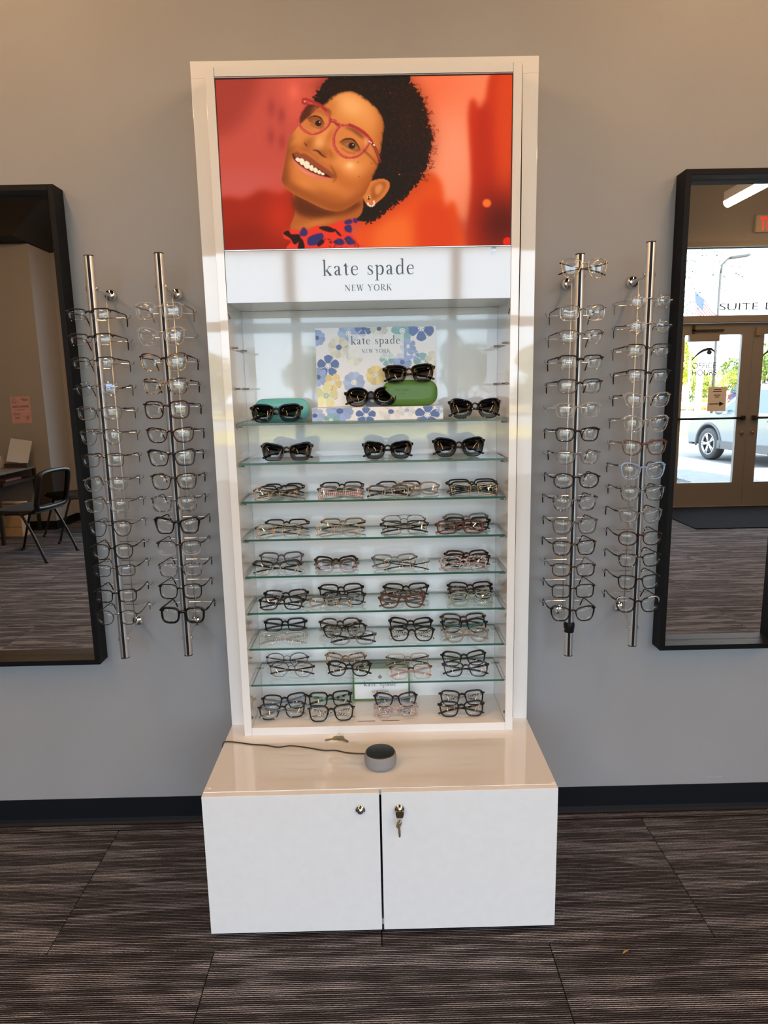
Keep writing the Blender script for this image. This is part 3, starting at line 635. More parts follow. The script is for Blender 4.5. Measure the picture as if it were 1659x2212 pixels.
    K.line([(545, 475), (590, 480), (620, 510), (640, 520)], 34, (160, 54, 52), 4); K.line([(560, 470), (600, 478), (628, 505)], 9, (226, 120, 110), 4, .8)
    K.line([(730, 512), (820, 552), (900, 612), (960, 690)], 27, (166, 54, 50), 4); K.line([(950, 690), (985, 745), (1015, 820), (1040, 890)], 26, (120, 40, 34), 4); K.line([(965, 705), (1000, 780), (1030, 860)], 6, (220, 120, 100), 3, .8)
    K.dot(930, 680, 8, (250, 210, 190), 3); K.dot(948, 692, 7, (250, 210, 190), 3); K.dot(975, 715, 9, (250, 226, 200), 4)
    K.line([(870, 760), (960, 850), (1010, 920)], 16, (120, 56, 26), 8, .7); K.fill([(900, 640), (930, 660), (900, 720), (880, 690)], (232, 160, 120), 8, .5)
    for x, y in ((822, 884), (950, 898), (830, 1026), (362, 1448)): K.dot(x, y, 5, (112, 54, 28), 3)
    # earring
    K.dot(922, 1232, 20, (216, 160, 90), 4); K.dot(924, 1248, 10, (36, 20, 14), 3); K.dot(922, 1228, 8, (70, 36, 20), 3)
    for k in range(7):
        a = -0.6+k*0.62; K.dot(948+32*math.cos(a), 1292+30*math.sin(a), 9, (250, 210, 190), 4)
    # ruffled collar
    K.fill([(82, 1588), (130, 1550), (165, 1560), (190, 1545), (240, 1560), (290, 1525), (330, 1552), (420, 1512), (470, 1530), (560, 1500), (640, 1470), (700, 1455), (760, 1440), (800, 1450), (830, 1500), (760, 1510), (752, 1580), (800, 1650), (830, 1700), (870, 1760), (170, 1760), (165, 1670), (100, 1640), (90, 1610)], (222, 62, 46), 4)
    nv, bk = (54, 52, 104), (34, 14, 18)
    for pts, c in (([(90, 1590), (140, 1560), (170, 1600), (240, 1600), (260, 1650), (200, 1700), (160, 1640)], bk), ([(250, 1600), (290, 1530), (330, 1580), (300, 1620)], nv), ([(330, 1640), (400, 1600), (470, 1590), (480, 1640), (420, 1700), (340, 1710)], nv), ([(440, 1530), (520, 1520), (600, 1560), (560, 1580), (480, 1560)], bk), ([(590, 1540), (640, 1590), (660, 1620), (620, 1600)], bk), ([(690, 1520), (750, 1510), (755, 1580), (700, 1570)], nv), ([(690, 1470), (750, 1450), (760, 1490), (700, 1500)], nv), ([(240, 1690), (270, 1640), (300, 1740), (240, 1750)], bk), ([(580, 1680), (640, 1640), (690, 1690), (640, 1710)], nv), ([(690, 1640), (740, 1620), (790, 1690), (720, 1700)], nv), ([(420, 1700), (470, 1650), (490, 1680), (440, 1720)], bk), ([(780, 1440), (820, 1460), (800, 1490), (770, 1470)], nv)): K.fill(pts, c, 4, .95)
    for k in range(26):
        x = 480+rng.rand()*340; y = 1640+rng.rand()*90; K.line([(x, y), (x+14, y+14)], 7, bk, 3, .7)
    t = K.c/255.0; K.c = 255*np.clip(0.46+(t-0.46)*1.17, 0.02, 1)       # the print's own contrast
    return K

def flower(K, x, y, r, n, petal, heart, rot=0.0, wide=0.34, notch=False, ink=(40, 48, 70)):
    for k in range(n):
        a = rot+2*math.pi*k/n; c, s = math.cos(a), math.sin(a)
        f = lambda u, v: (x+r*(u*c-v*s), y+r*(u*s+v*c))
        tip = [f(1.0, -.05), f(.93, 0), f(1.0, .05)] if notch else [f(1.0, 0)]
        K.fill([f(.12, -.05), f(.45, -wide*.62), f(.82, -wide*.8)]+tip+[f(.82, wide*.8), f(.45, wide*.62), f(.12, .05)], tuple(np.array(petal)*(0.95+0.05*((k*7) % 3))), 1.2)
        if k % 2 == 0: K.line([f(.42, wide*.72), f(.7, wide*.92), f(.92, wide*.72)], r*.035, ink, 1.0, .85, True)
    K.dot(x, y, r*.25, heart, 2)
    for k in range(6):
        a = k*1.05+rot; K.dot(x+r*.16*math.cos(a), y+r*.16*math.sin(a), r*.035, ink, 1, .8)
BLUE, LBLUE, DBLUE, TEAL, BEIGE, YEL = (150, 174, 222), (166, 188, 228), (84, 112, 176), (134, 186, 190), (222, 222, 206), (232, 212, 142)
NAVY, WHITE = (70, 92, 152), (240, 242, 244)
def floral_panel_canvas():
    X, Y = warp([(205, 92), (1568, 55), (1575, 955), (240, 975)], 300, 196); K = Canvas(X, Y, (240, 241, 246))
    for f in ((225, 200, 95, 9, BLUE, NAVY, .2), (575, 150, 125, 10, LBLUE, WHITE, 0), (745, 85, 100, 5, DBLUE, NAVY, .5), (470, 305, 125, 11, BEIGE, DBLUE, 0), (920, 90, 105, 7, BEIGE, NAVY, .3), (1185, 115, 130, 8, TEAL, WHITE, .1), (1400, 80, 150, 5, DBLUE, WHITE, .3), (350, 515, 125, 5, DBLUE, WHITE, -.3), (240, 640, 110, 8, BLUE, NAVY, 0), (405, 700, 105, 5, YEL, WHITE, .2), (330, 850, 135, 5, (226, 226, 170), (190, 215, 205), -.2), (645, 420, 95, 6, (228, 230, 218), WHITE, .2), (640, 700, 125, 10, LBLUE, WHITE, 0), (885, 620, 115, 10, YEL, WHITE, 0), (1185, 470, 110, 9, BLUE, DBLUE, .1), (1010, 430, 85, 5, TEAL, WHITE, .5), (1420, 470, 110, 5, TEAL, WHITE, -.4), (1545, 430, 95, 6, BEIGE, WHITE, 0), (1320, 385, 62, 5, BLUE, WHITE, 0), (1250, 290, 95, 7, BLUE, WHITE, .3), (850, 900, 105, 6, (84, 98, 134), WHITE, .1)):
        flower(K, *f[:6], rot=f[6], wide=.34 if f[3] > 6 else .46, notch=f[3] > 7)
    K.fill([(575, 158), (1203, 150), (1205, 425), (575, 428)], (240, 243, 248), 1, .74, smooth=False)
    return K
def floral_box_canvas():
    X, Y = warp([(170, 992), (1645, 958), (1645, 1148), (172, 1165)], 340, 44); K = Canvas(X, Y, (238, 239, 242))
    for f in ((195, 1090, 110, 8, LBLUE, NAVY, 0), (460, 1030, 150, 10, BLUE, DBLUE, .1), (365, 1150, 85, 5, TEAL, WHITE, -.2), (742, 1090, 115, 5, DBLUE, WHITE, -.3), (1025, 1040, 135, 9, (226, 226, 226), DBLUE, 0), (1210, 1020, 105, 8, (224, 226, 228), LBLUE, .2), (1455, 1090, 155, 5, DBLUE, WHITE, -.25), (1625, 1000, 75, 7, LBLUE, WHITE, 0)):
        flower(K, *f[:6], rot=f[6], wide=.34 if f[3] > 6 else .46, notch=f[3] > 7)
    return K

# ------------------------------------------------------------------ display cabinet on its base
WHITE_LAM = pr('white_gloss_laminate', (0.765, 0.765, 0.765), 0.035, spec=0.55, coat=0.5, coat_rough=0.015)
WHITE_EDGE = pr('white_edge_band', (0.82, 0.81, 0.80), 0.25)
WHITE_SATIN = noise_pr('white_door_laminate', (0.78, 0.78, 0.79), (0.80, 0.80, 0.81), 40, 0.30, bump=0.03, bump_scale=900)
CHROME = pr('chrome', (0.78, 0.78, 0.79), 0.06, 1.0)
BRASS = noise_pr('worn_brass', (0.22, 0.16, 0.075), (0.36, 0.27, 0.14), 300, 0.32, metal=1.0)
BLACK = pr('black_plastic', (0.012, 0.012, 0.013), 0.3)
INK = pr('slate_ink', (0.045, 0.060, 0.085), 0.35)
INKB = pr('black_ink', (0.012, 0.012, 0.015), 0.4)
ZT = 0.4212          # top of the base cabinet
base = thing('base_cabinet', 'low white two-door base cabinet with gloss top standing on the carpet', 'cabinet', (0, -0.26, 0))
bw = 0.4586; o_ = Matrix.Translation((0, 0.26, 0))
def bpart(name, mb, mat, parent=base): return mb.xform(o_).build(name, mat, parent)
mb = MB(); mb.box(-bw, bw, -0.4975, -0.004, ZT-0.019, ZT, bev=0.0006); bpart('top_panel', mb, pr('white_high_gloss_top', (0.74, 0.735, 0.73), 0.03, spec=0.9, coat=1.0, coat_rough=0.01))
for s in (-1, 1):
    x0, x1 = (-bw, -bw+0.018) if s < 0 else (bw-0.018, bw)
    bpart('side_panel', MB().box(x0, x1, -0.4975, -0.014, 0.0187, ZT-0.0192), WHITE_LAM)
bpart('bottom_panel', MB().box(-bw+0.0182, bw-0.0182, -0.4975, -0.014, 0.0187, 0.036), WHITE_LAM)
bpart('plinth', MB().box(-bw+0.05, bw-0.05, -0.40, -0.02, 0.0, 0.0186), pr('dark_plinth', (0.02, 0.02, 0.02), 0.6))
for s in (-1, 1):
    d = bpart('door', MB().box(-bw, -0.0028, -0.5161, -0.4981, 0.0187, ZT-0.0015, bev=0.0005) if s < 0 else MB().box(0.0028, bw, -0.5161, -0.4981, 0.0187, ZT-0.0005, bev=0.0005), WHITE_SATIN)
    lx = -0.052 if s < 0 else 0.049
    lk = MB().lathe([(0.0, 0.010), (0.0040, 0.010), (0.0045, 0.0085), (0.0075, 0.009), (0.0085, 0.006), (0.0118, 0.005), (0.0135, 0.0025), (0.0135, 0.0)], 24, (lx, -0.5161, 0.3735), '-y', cap=False)
    lk.box(lx-0.0006, lx+0.0006, -0.5264, -0.5260, 0.3710, 0.3760, 1)
    bpart('cam_lock', lk, [CHROME, BLACK], d)
# the bunch of keys in the right-hand lock
def key_mb(sc=1.0, blade=0.024):
    """flat key in the xz plane, bow up, blade down, hole at the origin"""
    bow = [(0.0, 0.0045), (0.005, 0.004), (0.0095, 0.0), (0.0105, -0.006), (0.008, -0.012), (0.0035, -0.0145), (0.0032, -0.018)]
    bl = [(0.0032, -0.018-blade*0.3), (0.0042, -0.018-blade*0.4), (0.0028, -0.018-blade*0.5), (0.0040, -0.018-blade*0.62), (0.0026, -0.018-blade*0.72), (0.0036, -0.018-blade*0.85), (0.0008, -0.018-blade)]
    poly = [(x*sc, z*sc) for x, z in bow+bl]+[(-x*sc, z*sc) for x, z in [(0.0030, -0.018-blade*.9), (0.0032, -0.018)]+bow[::-1][1:-1]]
    return MB().prism(poly, -0.0010, 0.0010)
kt = thing('key_set', 'brass key in the door lock with a second key hanging from its ring', 'keys', (0.049, -0.527, 0.3735))
MB().prism([(-0.010, 0.006), (0.010, 0.006), (0.0105, -0.002), (0.008, -0.012), (-0.008, -0.012), (-0.0105, -0.002)], -0.0115, -0.0095).build('lock_key', BRASS, kt)
MB().box(-0.001, 0.001, -0.0105, 0.0, -0.0022, 0.0022).build('key_blade', BRASS, kt)
ring = [(0.009*math.cos(a)*0.75-0.003, -0.0105+0.003*math.sin(a), -0.016+0.009*math.sin(a)) for a in [2*math.pi*k/20 for k in range(20)]]
MB().sweep(ring, 0.0006, n=5, up=(0, 1, 0), closed=True).build('key_ring', CHROME, kt)
km = key_mb(1.0, 0.026); km.xform(Matrix.Translation((-0.0025, -0.0125, -0.0235)) @ Matrix.Rotation(0.9, 4, 'Z') @ Matrix.Rotation(-0.06, 4, 'Y')); km.build('hanging_key', BRASS, kt)

disp = thing('display_cabinet', 'tall white glass-shelved display cabinet with lit portrait panel standing on the base cabinet', 'cabinet', (0, -0.1, ZT))
D_ = Matrix.Translation((0, 0.1, -ZT)); BXL, BXR = -0.4057, 0.4007; IXL, IXR = -0.3835, 0.3785; FY = -0.2103; ZB = 2.2514
def dpart(name, mb, mat, parent=disp): return mb.xform(D_).build(name, mat, parent)
e = 0.0003
dpart('outer_panel', MB().box(-bw, BXL-0.001, -0.141, -0.003, ZT+e, ZB+0.002, bev=0.0008), WHITE_LAM)
dpart('outer_panel', MB().box(BXR+0.0042, bw, -0.141, -0.003, ZT+e, ZB+0.002, bev=0.0008), WHITE_LAM)
dpart('header_panel', MB().box(-bw, bw, -0.141, -0.003, ZB+0.0022, 2.2951, bev=0.0008), WHITE_LAM)
dpart('side_board', MB().box(BXL, IXL, FY, -0.003, ZT+e, ZB, bev=0.0005), WHITE_LAM)
dpart('side_board', MB().box(IXR, BXR, FY, -0.003, ZT+e, ZB, bev=0.0005), WHITE_LAM)
dpart('gap_shade_fill', MB().box(BXR+0.0004, BXR+0.0040, -0.138, -0.010, ZT+e, ZB), pr('gap_shade_dark', (0.02, 0.015, 0.012), 0.9))  # dark strip filling the open gap in place of its shade
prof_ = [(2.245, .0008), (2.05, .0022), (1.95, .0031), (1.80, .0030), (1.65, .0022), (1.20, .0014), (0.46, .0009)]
dpart('edge_strip', MB().prism([(BXR-0.0002, z) for z, w_ in prof_]+[(BXR+w_, z) for z, w_ in prof_[::-1]], FY+0.0005, FY+0.012), pr('black_edge_strip', (0.012, 0.008, 0.007), 0.9, spec=0.1))  # tapering black strip along the side board's front outer edge
dpart('bottom_board', MB().box(IXL+0.0004, IXR-0.0004, FY, -0.003, ZT+e, 0.4465, bev=0.0005), WHITE_LAM)
dpart('back_board', MB().box(IXL+0.0004, IXR-0.0004, -0.014, -0.0032, 0.4467, 1.6745), pr('gloss_back_panel', (0.80, 0.805, 0.81), 0.03, spec=0.6))
dpart('divider_board', MB().box(IXL+0.0004, IXR-0.0004, FY+0.012, -0.0032, 1.6750, 1.692), WHITE_LAM)
sign = dpart('sign_board', MB().box(IXL+0.0012, IXR-0.0006, FY, FY+0.0115, 1.6746, 1.8066, bev=0.0004), pr('gloss_sign_board', (0.50, 0.51, 0.54), 0.06, spec=0.95))
dpart('top_rail', MB().box(IXL+0.0014, IXR-0.0010, FY, FY+0.018, 2.2285, ZB-0.0005, bev=0.0005), WHITE_LAM)
for z0, z1 in ((1.8078, 1.8098), (2.2256, 2.2276)):
    dpart('retaining_strip', MB().box(IXL+0.001, IXR-0.001, FY+0.001, FY+0.008, z0, z1), pr('silver_strip', (0.6, 0.6, 0.62), 0.3, 0.8))
def word(text, width, parent, x, y, z, mat, M=D_):
    me, sc = serif_mesh('lettering', text, width, mat); p = M @ Vector((x, y, z)); return lettering(me, parent, p)
def span(px0, py0, px1, py1, Y): a, b = at_y(px0, py0, Y), at_y(px1, py1, Y); return (a[0]+b[0])/2, b[0]-a[0], (a[2]+b[2])/2
x, w, z = span(697, 596, 896, 592, FY); serif_letters('kate spade', w, INK, sign, D_ @ Vector((x, FY-0.0004, z)))
x, w, z = span(745, 629, 847, 627, FY); serif_letters('NEW YORK', w, INK, sign, D_ @ Vector((x, FY-0.0004, z)))
# lit portrait panel
pw, ph = IXR-IXL-0.004, 2.2254-1.8102
bez = dpart('panel_bezel', MB().box(IXL+0.0008, IXR-0.0008, FY+0.006, FY+0.016, 1.8100, 2.2255), pr('bezel_black', (0.006, 0.005, 0.005), 0.3))
me = print_mesh('portrait_print', portrait_canvas(), pw, ph-0.003, color_attr_mat('lit_portrait_print', 0.6, emit=0.97, spec=0.04))
link('portrait_print', me, disp, D_ @ Vector((IXL+0.002, FY+0.0057, 1.8117)))
tab = dpart('clear_tab', MB().box(0.326, 0.338, FY-0.0012, FY-0.0004, 1.793, 1.8066).box(0.320, 0.332, FY-0.0012, FY-0.0004, 1.787, 1.7928), clear_mat('clear_tab_plastic', (0.86, 0.86, 0.88), 1.5))
# glass shelves, pins, fittings
GLASS_FACE = clear_mat('shelf_glass_face', (0.955, 0.975, 0.965), 1.5, 1.0)
m_, nt_, b_, oo_ = new_mat('shelf_glass_edge'); b_.inputs['Base Color'].default_value = (0.028, 0.105, 0.078, 1); b_.inputs['Roughness'].default_value = 0.12
b_.inputs['Emission Strength'].default_value = 0.0; GLASS_EDGE = m_
SHELF_Z = [1.3500, 1.2385, 1.1292, 1.0182, 0.9085, 0.7978, 0.6870, 0.5735]   # mid height of each pane, top one first
SY0, SY1, ST = -0.192, -0.020, 0.0060
shelf_mb = MB().box(IXL+0.0045, IXR-0.0045, SY0, SY1, -ST/2, ST/2, bev=0.0006)
for i, f in enumerate(shelf_mb.f):
    zs = [shelf_mb.v[k][2] for k in f]; shelf_mb.m[i] = 0 if max(zs)-min(zs) < 1e-5 else 1
shelf_me = shelf_mb.mesh('glass_shelf', [GLASS_FACE, GLASS_EDGE])
PINM = clear_mat('clear_pin', (0.80, 0.82, 0.82), 1.5, 1.6, 0.05)
pin_me = MB().sweep([(0, 0, 0), (0.004, 0, 0), (0.0042, 0, 0), (0.016, 0, 0)], [(0.0036, 0.0036), (0.0036, 0.0036), (0.0026, 0.0026), (0.0026, 0.0026)], n=8).mesh('shelf_pin', pr('nickel_pin', (0.55, 0.55, 0.54), 0.2, 0.9))
for z in SHELF_Z:
    link('glass_shelf', shelf_me, disp, D_ @ Vector((0, 0, z)))
for z in SHELF_Z+[1.5665, 1.4560]:
    zp = z-ST/2-0.0040
    for s, x in ((1, IXL+0.0004), (-1, IXR-0.0004)):
        for y in (-0.175, -0.045):
            p = link('shelf_pin', pin_me, disp, D_ @ Vector((x, y, zp))); p.scale = (s, 1, 1)
for x, z, s in ((IXL+0.0005, 1.645, 1), (IXR-0.0005, 1.645, -1), (IXL+0.0005, 0.475, 1), (IXR-0.0005, 0.475, -1)):
    mb = MB()
    for k in (0, 1):
        c = [(x, -0.198+0.010*k+0.0036*math.cos(a), z-0.006*k+0.0036*math.sin(a)) for a in [2*math.pi*i/10 for i in range(10)]]
        mb.sweep(c, 0.0009, n=4, up=(1, 0, 0), closed=True)
    dpart('hinge_cap', mb, pr('grey_cap', (0.12, 0.12, 0.12), 0.5))
for x in (-0.040, 0.034):
    dpart('vent_slot', MB().box(x-0.027, x+0.027, -0.1845, -0.1818, 0.4462, 0.4468), pr('slot_brown', (0.035, 0.018, 0.012), 0.6))

# ------------------------------------------------------------------ things in the cabinet that are not eyewear
S1 = SHELF_Z[0]+ST/2
ped = thing('floral_riser_box', 'flat white riser box printed with blue flowers on the top glass shelf', 'display box', (0.0145, -0.115, S1+0.0002))
MB().box(-0.187, 0.187, -0.038, 0.075, 0.0, 0.0375, bev=0.0006).build('box_body', pr('box_white', (0.80, 0.80, 0.80), 0.35), ped)
link('front_print', print_mesh('floral_box_print', floral_box_canvas(), 0.372, 0.0365, color_attr_mat('floral_box_ink', 0.4)), ped, (-0.186, -0.0384, 0.0005))
pan = thing('floral_sign_panel', 'square white sign panel printed with blue and yellow flowers behind the green case', 'sign', (0.0135, -0.058, S1+0.0380))
MB().box(-0.177, 0.177, -0.0025, 0.0045, 0.0, 0.2285, bev=0.0005).build('panel_board', pr('panel_white', (0.82, 0.82, 0.82), 0.35), pan)
link('front_print', print_mesh('floral_panel_print', floral_panel_canvas(), 0.352, 0.2270, color_attr_mat('floral_panel_ink', 0.35)), pan, (-0.176, -0.0029, 0.0008))
x, w, z = span(758, 745, 865, 742, -0.061); word('kate spade', w, pan, x-0.0135, -0.0034, z-(S1+0.038), INK, Matrix())
x, w, z = span(781, 763, 843, 761, -0.061); word('NEW YORK', w, pan, x-0.0135, -0.0034, z-(S1+0.038), INK, Matrix())
def clam_case(name, label, w, h, d, col, loc, rough, rz=0.0):
    t = thing(name, label, 'glasses case', loc, rz=rz)
    def rr(w, h, r, n=8):
        pts = []
        for cx, cz, a0 in ((w/2-r, h-r, 0), (-w/2+r, h-r, 90), (-w/2+r, r, 180), (w/2-r, r, 270)):
            for k in range(n+1):
                a = math.radians(a0+90*k/n); pts.append((cx+r*math.cos(a), cz+r*math.sin(a)))
        return pts
    def shell(y0, y1, bulge):
        mb = MB(); rings = []; r = h*0.42
        for y, ins in ((y0, 0.0), (y0+(y1-y0)*0.45, 0.0), (y0+(y1-y0)*0.75, 0.004), (y0+(y1-y0)*0.93, 0.011), (y1, 0.020)):
            rings.append([(px*(1-2*ins/w), y, (pz-h/2)*(1-2*ins/h)+h/2) for px, pz in rr(w, h, r)])
        n = len(rings[0]); vs = [p for rg in rings for p in rg]
        mb.add(vs, [(i*n+k, i*n+(k+1) % n, (i+1)*n+(k+1) % n, (i+1)*n+k) for i in range(4) for k in range(n)], smooth=True)
        mb.add(rings[-1], [tuple(range(n))]); mb.add(rings[0], [tuple(range(n))]); return mb
    shell(-0.0004, -d/2, 1).build('case_lid', col, t); shell(0.0004, d/2, 1).build('case_base', col, t)
    return t
GREENL = noise_pr('green_leatherette', (0.070, 0.185, 0.028), (0.085, 0.215, 0.034), 500, 0.42, bump=0.1)
TEALL = noise_pr('turquoise_leatherette', (0.14, 0.50, 0.52), (0.16, 0.54, 0.55), 500, 0.25, bump=0.1)
gz = S1+0.0380
gc = clam_case('glasses_case', 'green hard glasses case standing on the floral riser box', 0.160, 0.074, 0.042, GREENL, (0.109, -0.100, gz), 0.4)
word('kate spade', 0.040, gc, -0.022, -0.0216, 0.044, pr('dark_green_ink', (0.015, 0.05, 0.01), 0.4), Matrix())
word('NEW YORK', 0.021, gc, -0.022, -0.0216, 0.034, pr('dark_green_ink2', (0.015, 0.05, 0.01), 0.4), Matrix())
tc_ = clam_case('glasses_case', 'turquoise hard glasses case standing on the top glass shelf', 0.158, 0.066, 0.036, TEALL, (-0.264, -0.100, S1+0.0002), 0.2)
# framed card behind the lowest glass shelf
GREENF = pr('green_card_frame', (0.075, 0.16, 0.020), 0.35)
cd_ = thing('framed_card', 'white card in a green frame with a spade emblem on the cabinet floor', 'sign', (0.0080, -0.040, 0.4470))
fz = 0.122; fw = 0.0925
fm = MB(); fm.box(-fw, -fw+0.005, -0.006, 0.006, 0, fz); fm.box(fw-0.005, fw, -0.006, 0.006, 0, fz); fm.box(-fw+0.005, fw-0.005, -0.006, 0.006, 0, 0.005); fm.box(-fw+0.005, fw-0.005, -0.006, 0.006, fz-0.016, fz)
tilt = Matrix.Rotation(math.radians(-4), 4, 'X'); fm.xform(tilt); fm.build('card_frame', GREENF, cd_)
cb = MB().box(-fw+0.005, fw-0.005, -0.003, 0.002, 0.005, fz-0.016).xform(tilt).build('card', pr('card_white', (0.82, 0.82, 0.82), 0.4), cd_)
def on_card(me, z, x=-0.004):
    for v in me.vertices: v.co = tilt @ (v.co + Vector((x, -0.0035, z)))
    return link('lettering', me, cd_)
me, sc = serif_mesh('lettering', 'kate spade', 0.106, INKB); on_card(me, 0.047)
me, sc = serif_mesh('lettering', 'NEW YORK', 0.056, INKB); on_card(me, 0.025)
sp = cat_rom([(0, 1.0), (.22, .66), (.50, .38), (.62, .08), (.46, -.20), (.20, -.20), (.05, -.06), (.10, -.34), (.26, -.52), (0, -.50), (-.26, -.52), (-.10, -.34), (-.05, -.06), (-.20, -.20), (-.46, -.20), (-.62, .08), (-.50, .38), (-.22, .66)], 4, True)
em = MB().add([(p[0]*0.0105, 0, p[1]*0.0105) for p in sp], [tuple(range(len(sp)))]).mesh('emblem', pr('bronze_ink', (0.16, 0.11, 0.06), 0.4))
on_card(em, 0.076).name = 'emblem'

# ------------------------------------------------------------------ things on the base cabinet
spk = thing('smart_speaker', 'round grey fabric smart speaker with black top on the base cabinet', 'speaker', (0.002, -0.386, ZT))
FAB = noise_pr('grey_speaker_fabric', (0.20, 0.205, 0.215), (0.30, 0.305, 0.315), 900, 0.9, bump=0.4, bump_scale=1200)
MB().lathe([(0.030, 0.0003), (0.0375, 0.0015), (0.0425, 0.006), (0.0440, 0.013), (0.0438, 0.026), (0.0425, 0.035), (0.0408, 0.0385), (0.0400, 0.0392)], 48).build('fabric_body', FAB, spk)
top = MB().lathe([(0.0402, 0.0388), (0.0396, 0.0408), (0.0375, 0.0418), (0.0, 0.0419)], 48, cap=False).build('top_plate', pr('speaker_black', (0.012, 0.012, 0.013), 0.35), spk)
GREYI = pr('button_grey', (0.12, 0.12, 0.12), 0.5)
for dx, dy in ((0.019, 0), (-0.019, 0), (0, 0.019), (0, -0.019)):
    mb = MB().box(dx-0.0024, dx+0.0024, dy-0.0004, dy+0.0004, 0.0419, 0.0422)
    if dx > 0 or dy > 0: mb.box(dx-0.0004, dx+0.0004, dy-0.0024, dy+0.0024, 0.0419, 0.0422)
    mb.build('button', GREYI, top)
cpts = [(0.002, -0.3415, ZT+0.009)]
for px, py in ((806, 1631), (780, 1628), (750, 1626), (725, 1621), (700, 1621), (675, 1617), (650, 1613), (626, 1611), (600, 1614), (575, 1610), (545, 1608), (515, 1604), (492, 1601), (486, 1603)):
    p = at_z(px, py, ZT+0.0022); cpts.append(tuple(p))
cpts[1] = (-0.012, -0.336, ZT+0.006)
cpts[-1] = (-0.4610, -0.253, ZT+0.0016); cpts[-2] = (-0.4500, -0.246, ZT+0.0030)
cpts += [(-0.4622, -0.262, ZT-0.02), (-0.4625, -0.285, ZT-0.06), (-0.463, -0.30, ZT-0.14), (-0.464, -0.26, ZT-0.25), (-0.466, -0.15, 0.06), (-0.468, -0.06, 0.0025), (-0.475, -0.02, 0.016)]
cord = MB().sweep([tuple(p) for p in cat_rom(cpts, 6)], 0.0019, n=7).xform(Matrix.Translation((-0.002, 0.386, -ZT))).build('power_cord', pr('black_cord', (0.010, 0.010, 0.010), 0.4), spk)
cord['label'] = 'thin black power cord running over the cabinet edge'
ks = thing('key_set', 'two brass keys on a ring lying behind the speaker cord', 'keys', (-0.128, -0.238, ZT))
for a, dx, dy, zz in ((1.95, 0.004, 0.004, 0.0012), (-2.35, 0.008, 0.002, 0.0035)):
    m2 = key_mb(1.05, 0.020); m2.xform(Matrix.Translation((dx, dy, zz)) @ Matrix.Rotation(a, 4, 'Z') @ Matrix.Rotation(math.pi/2, 4, 'X')); m2.build('key', BRASS, ks)
rg = [(0.012+0.008*math.cos(a), 0.010+0.008*math.sin(a), 0.0055+0.004*math.sin(a)) for a in [2*math.pi*k/18 for k in range(18)]]
MB().sweep(rg, 0.0005, n=5, closed=True).build('key_ring', CHROME, ks)

# ------------------------------------------------------------------ eyewear
GM = {}
GM['black'] = pr('acetate_black', (0.006, 0.006, 0.007), 0.12, spec=0.3)
GM['matte'] = pr('metal_matte_black', (0.010, 0.010, 0.012), 0.35, spec=0.3)
GM['silver'] = pr('metal_silver', (0.66, 0.65, 0.64), 0.22, 1.0)
GM['gun'] = pr('metal_gunmetal', (0.15, 0.15, 0.16), 0.28, 1.0)
GM['gold'] = pr('metal_gold', (0.70, 0.52, 0.30), 0.22, 1.0)
GM['bronze'] = pr('metal_bronze', (0.26, 0.18, 0.10), 0.3, 0.8)
GM['clear'] = crystal('crystal_clear', (0.96, 0.96, 0.955), (0.60, 0.59, 0.57), 0.78)
GM['clear_brown'] = crystal('crystal_brown', (0.88, 0.80, 0.74), (0.34, 0.24, 0.18), 0.5)
GM['clear_grey'] = crystal('crystal_grey', (0.80, 0.81, 0.82), (0.20, 0.21, 0.22), 0.48)
GM['clear_pink'] = crystal('crystal_pink', (0.97, 0.90, 0.88), (0.60, 0.46, 0.43), 0.72)
GM['clear_blue'] = crystal('crystal_blue', (0.80, 0.88, 0.97), (0.36, 0.50, 0.70), 0.45)
GM['clear_green'] = crystal('crystal_green', (0.86, 0.92, 0.88), (0.30, 0.38, 0.34), 0.5)
GM['taupe'] = crystal('crystal_taupe', (0.80, 0.76, 0.70), (0.30, 0.26, 0.22), 0.35)
GM['grey'] = pr('acetate_grey', (0.09, 0.088, 0.088), 0.15, spec=0.3)
GM['brown'] = pr('acetate_brown', (0.085, 0.030, 0.020), 0.14, spec=0.3)
GM['redbrown'] = crystal('acetate_red_brown', (0.80, 0.55, 0.48), (0.13, 0.05, 0.036), 0.30)
GM['burg'] = pr('acetate_burgundy', (0.026, 0.005, 0.007), 0.13, spec=0.3)
GM['burgmetal'] = pr('metal_burgundy', (0.13, 0.012, 0.018), 0.25, 0.4)
GM['navy'] = pr('acetate_navy', (0.008, 0.009, 0.017), 0.12, spec=0.3)
GM['green'] = pr('metal_sage_green', (0.17, 0.20, 0.14), 0.3, 0.3)
GM['dgreen'] = pr('acetate_dark_green', (0.008, 0.020, 0.016), 0.14, spec=0.3)
GM['teal'] = pr('acetate_teal', (0.03, 0.16, 0.17), 0.2)
GM['bluetemple'] = pr('acetate_dusty_blue', (0.15, 0.21, 0.32), 0.2)
GM['lilac'] = pr('acetate_lilac', (0.42, 0.42, 0.58), 0.2)
GM['pinkt'] = pr('acetate_dusty_pink', (0.44, 0.27, 0.28), 0.22)
GM['red'] = pr('acetate_red', (0.35, 0.02, 0.02), 0.2)
GM['tort'] = noise_pr('tortoise_dark', (0.010, 0.007, 0.006), (0.16, 0.075, 0.030), 95, 0.13, lo=0.52, hi=0.66, spec=0.3)
GM['tortl'] = noise_pr('tortoise_light', (0.018, 0.012, 0.010), (0.40, 0.27, 0.16), 95, 0.13, lo=0.45, hi=0.58)
GM['bw'] = noise_pr('acetate_black_white_fleck', (0.008, 0.008, 0.009), (0.50, 0.47, 0.43), 120, 0.13, lo=0.58, hi=0.65, spec=0.3)
GM['grfleck'] = noise_pr('acetate_grey_fleck', (0.020, 0.022, 0.024), (0.22, 0.26, 0.28), 110, 0.13, lo=0.45, hi=0.62)
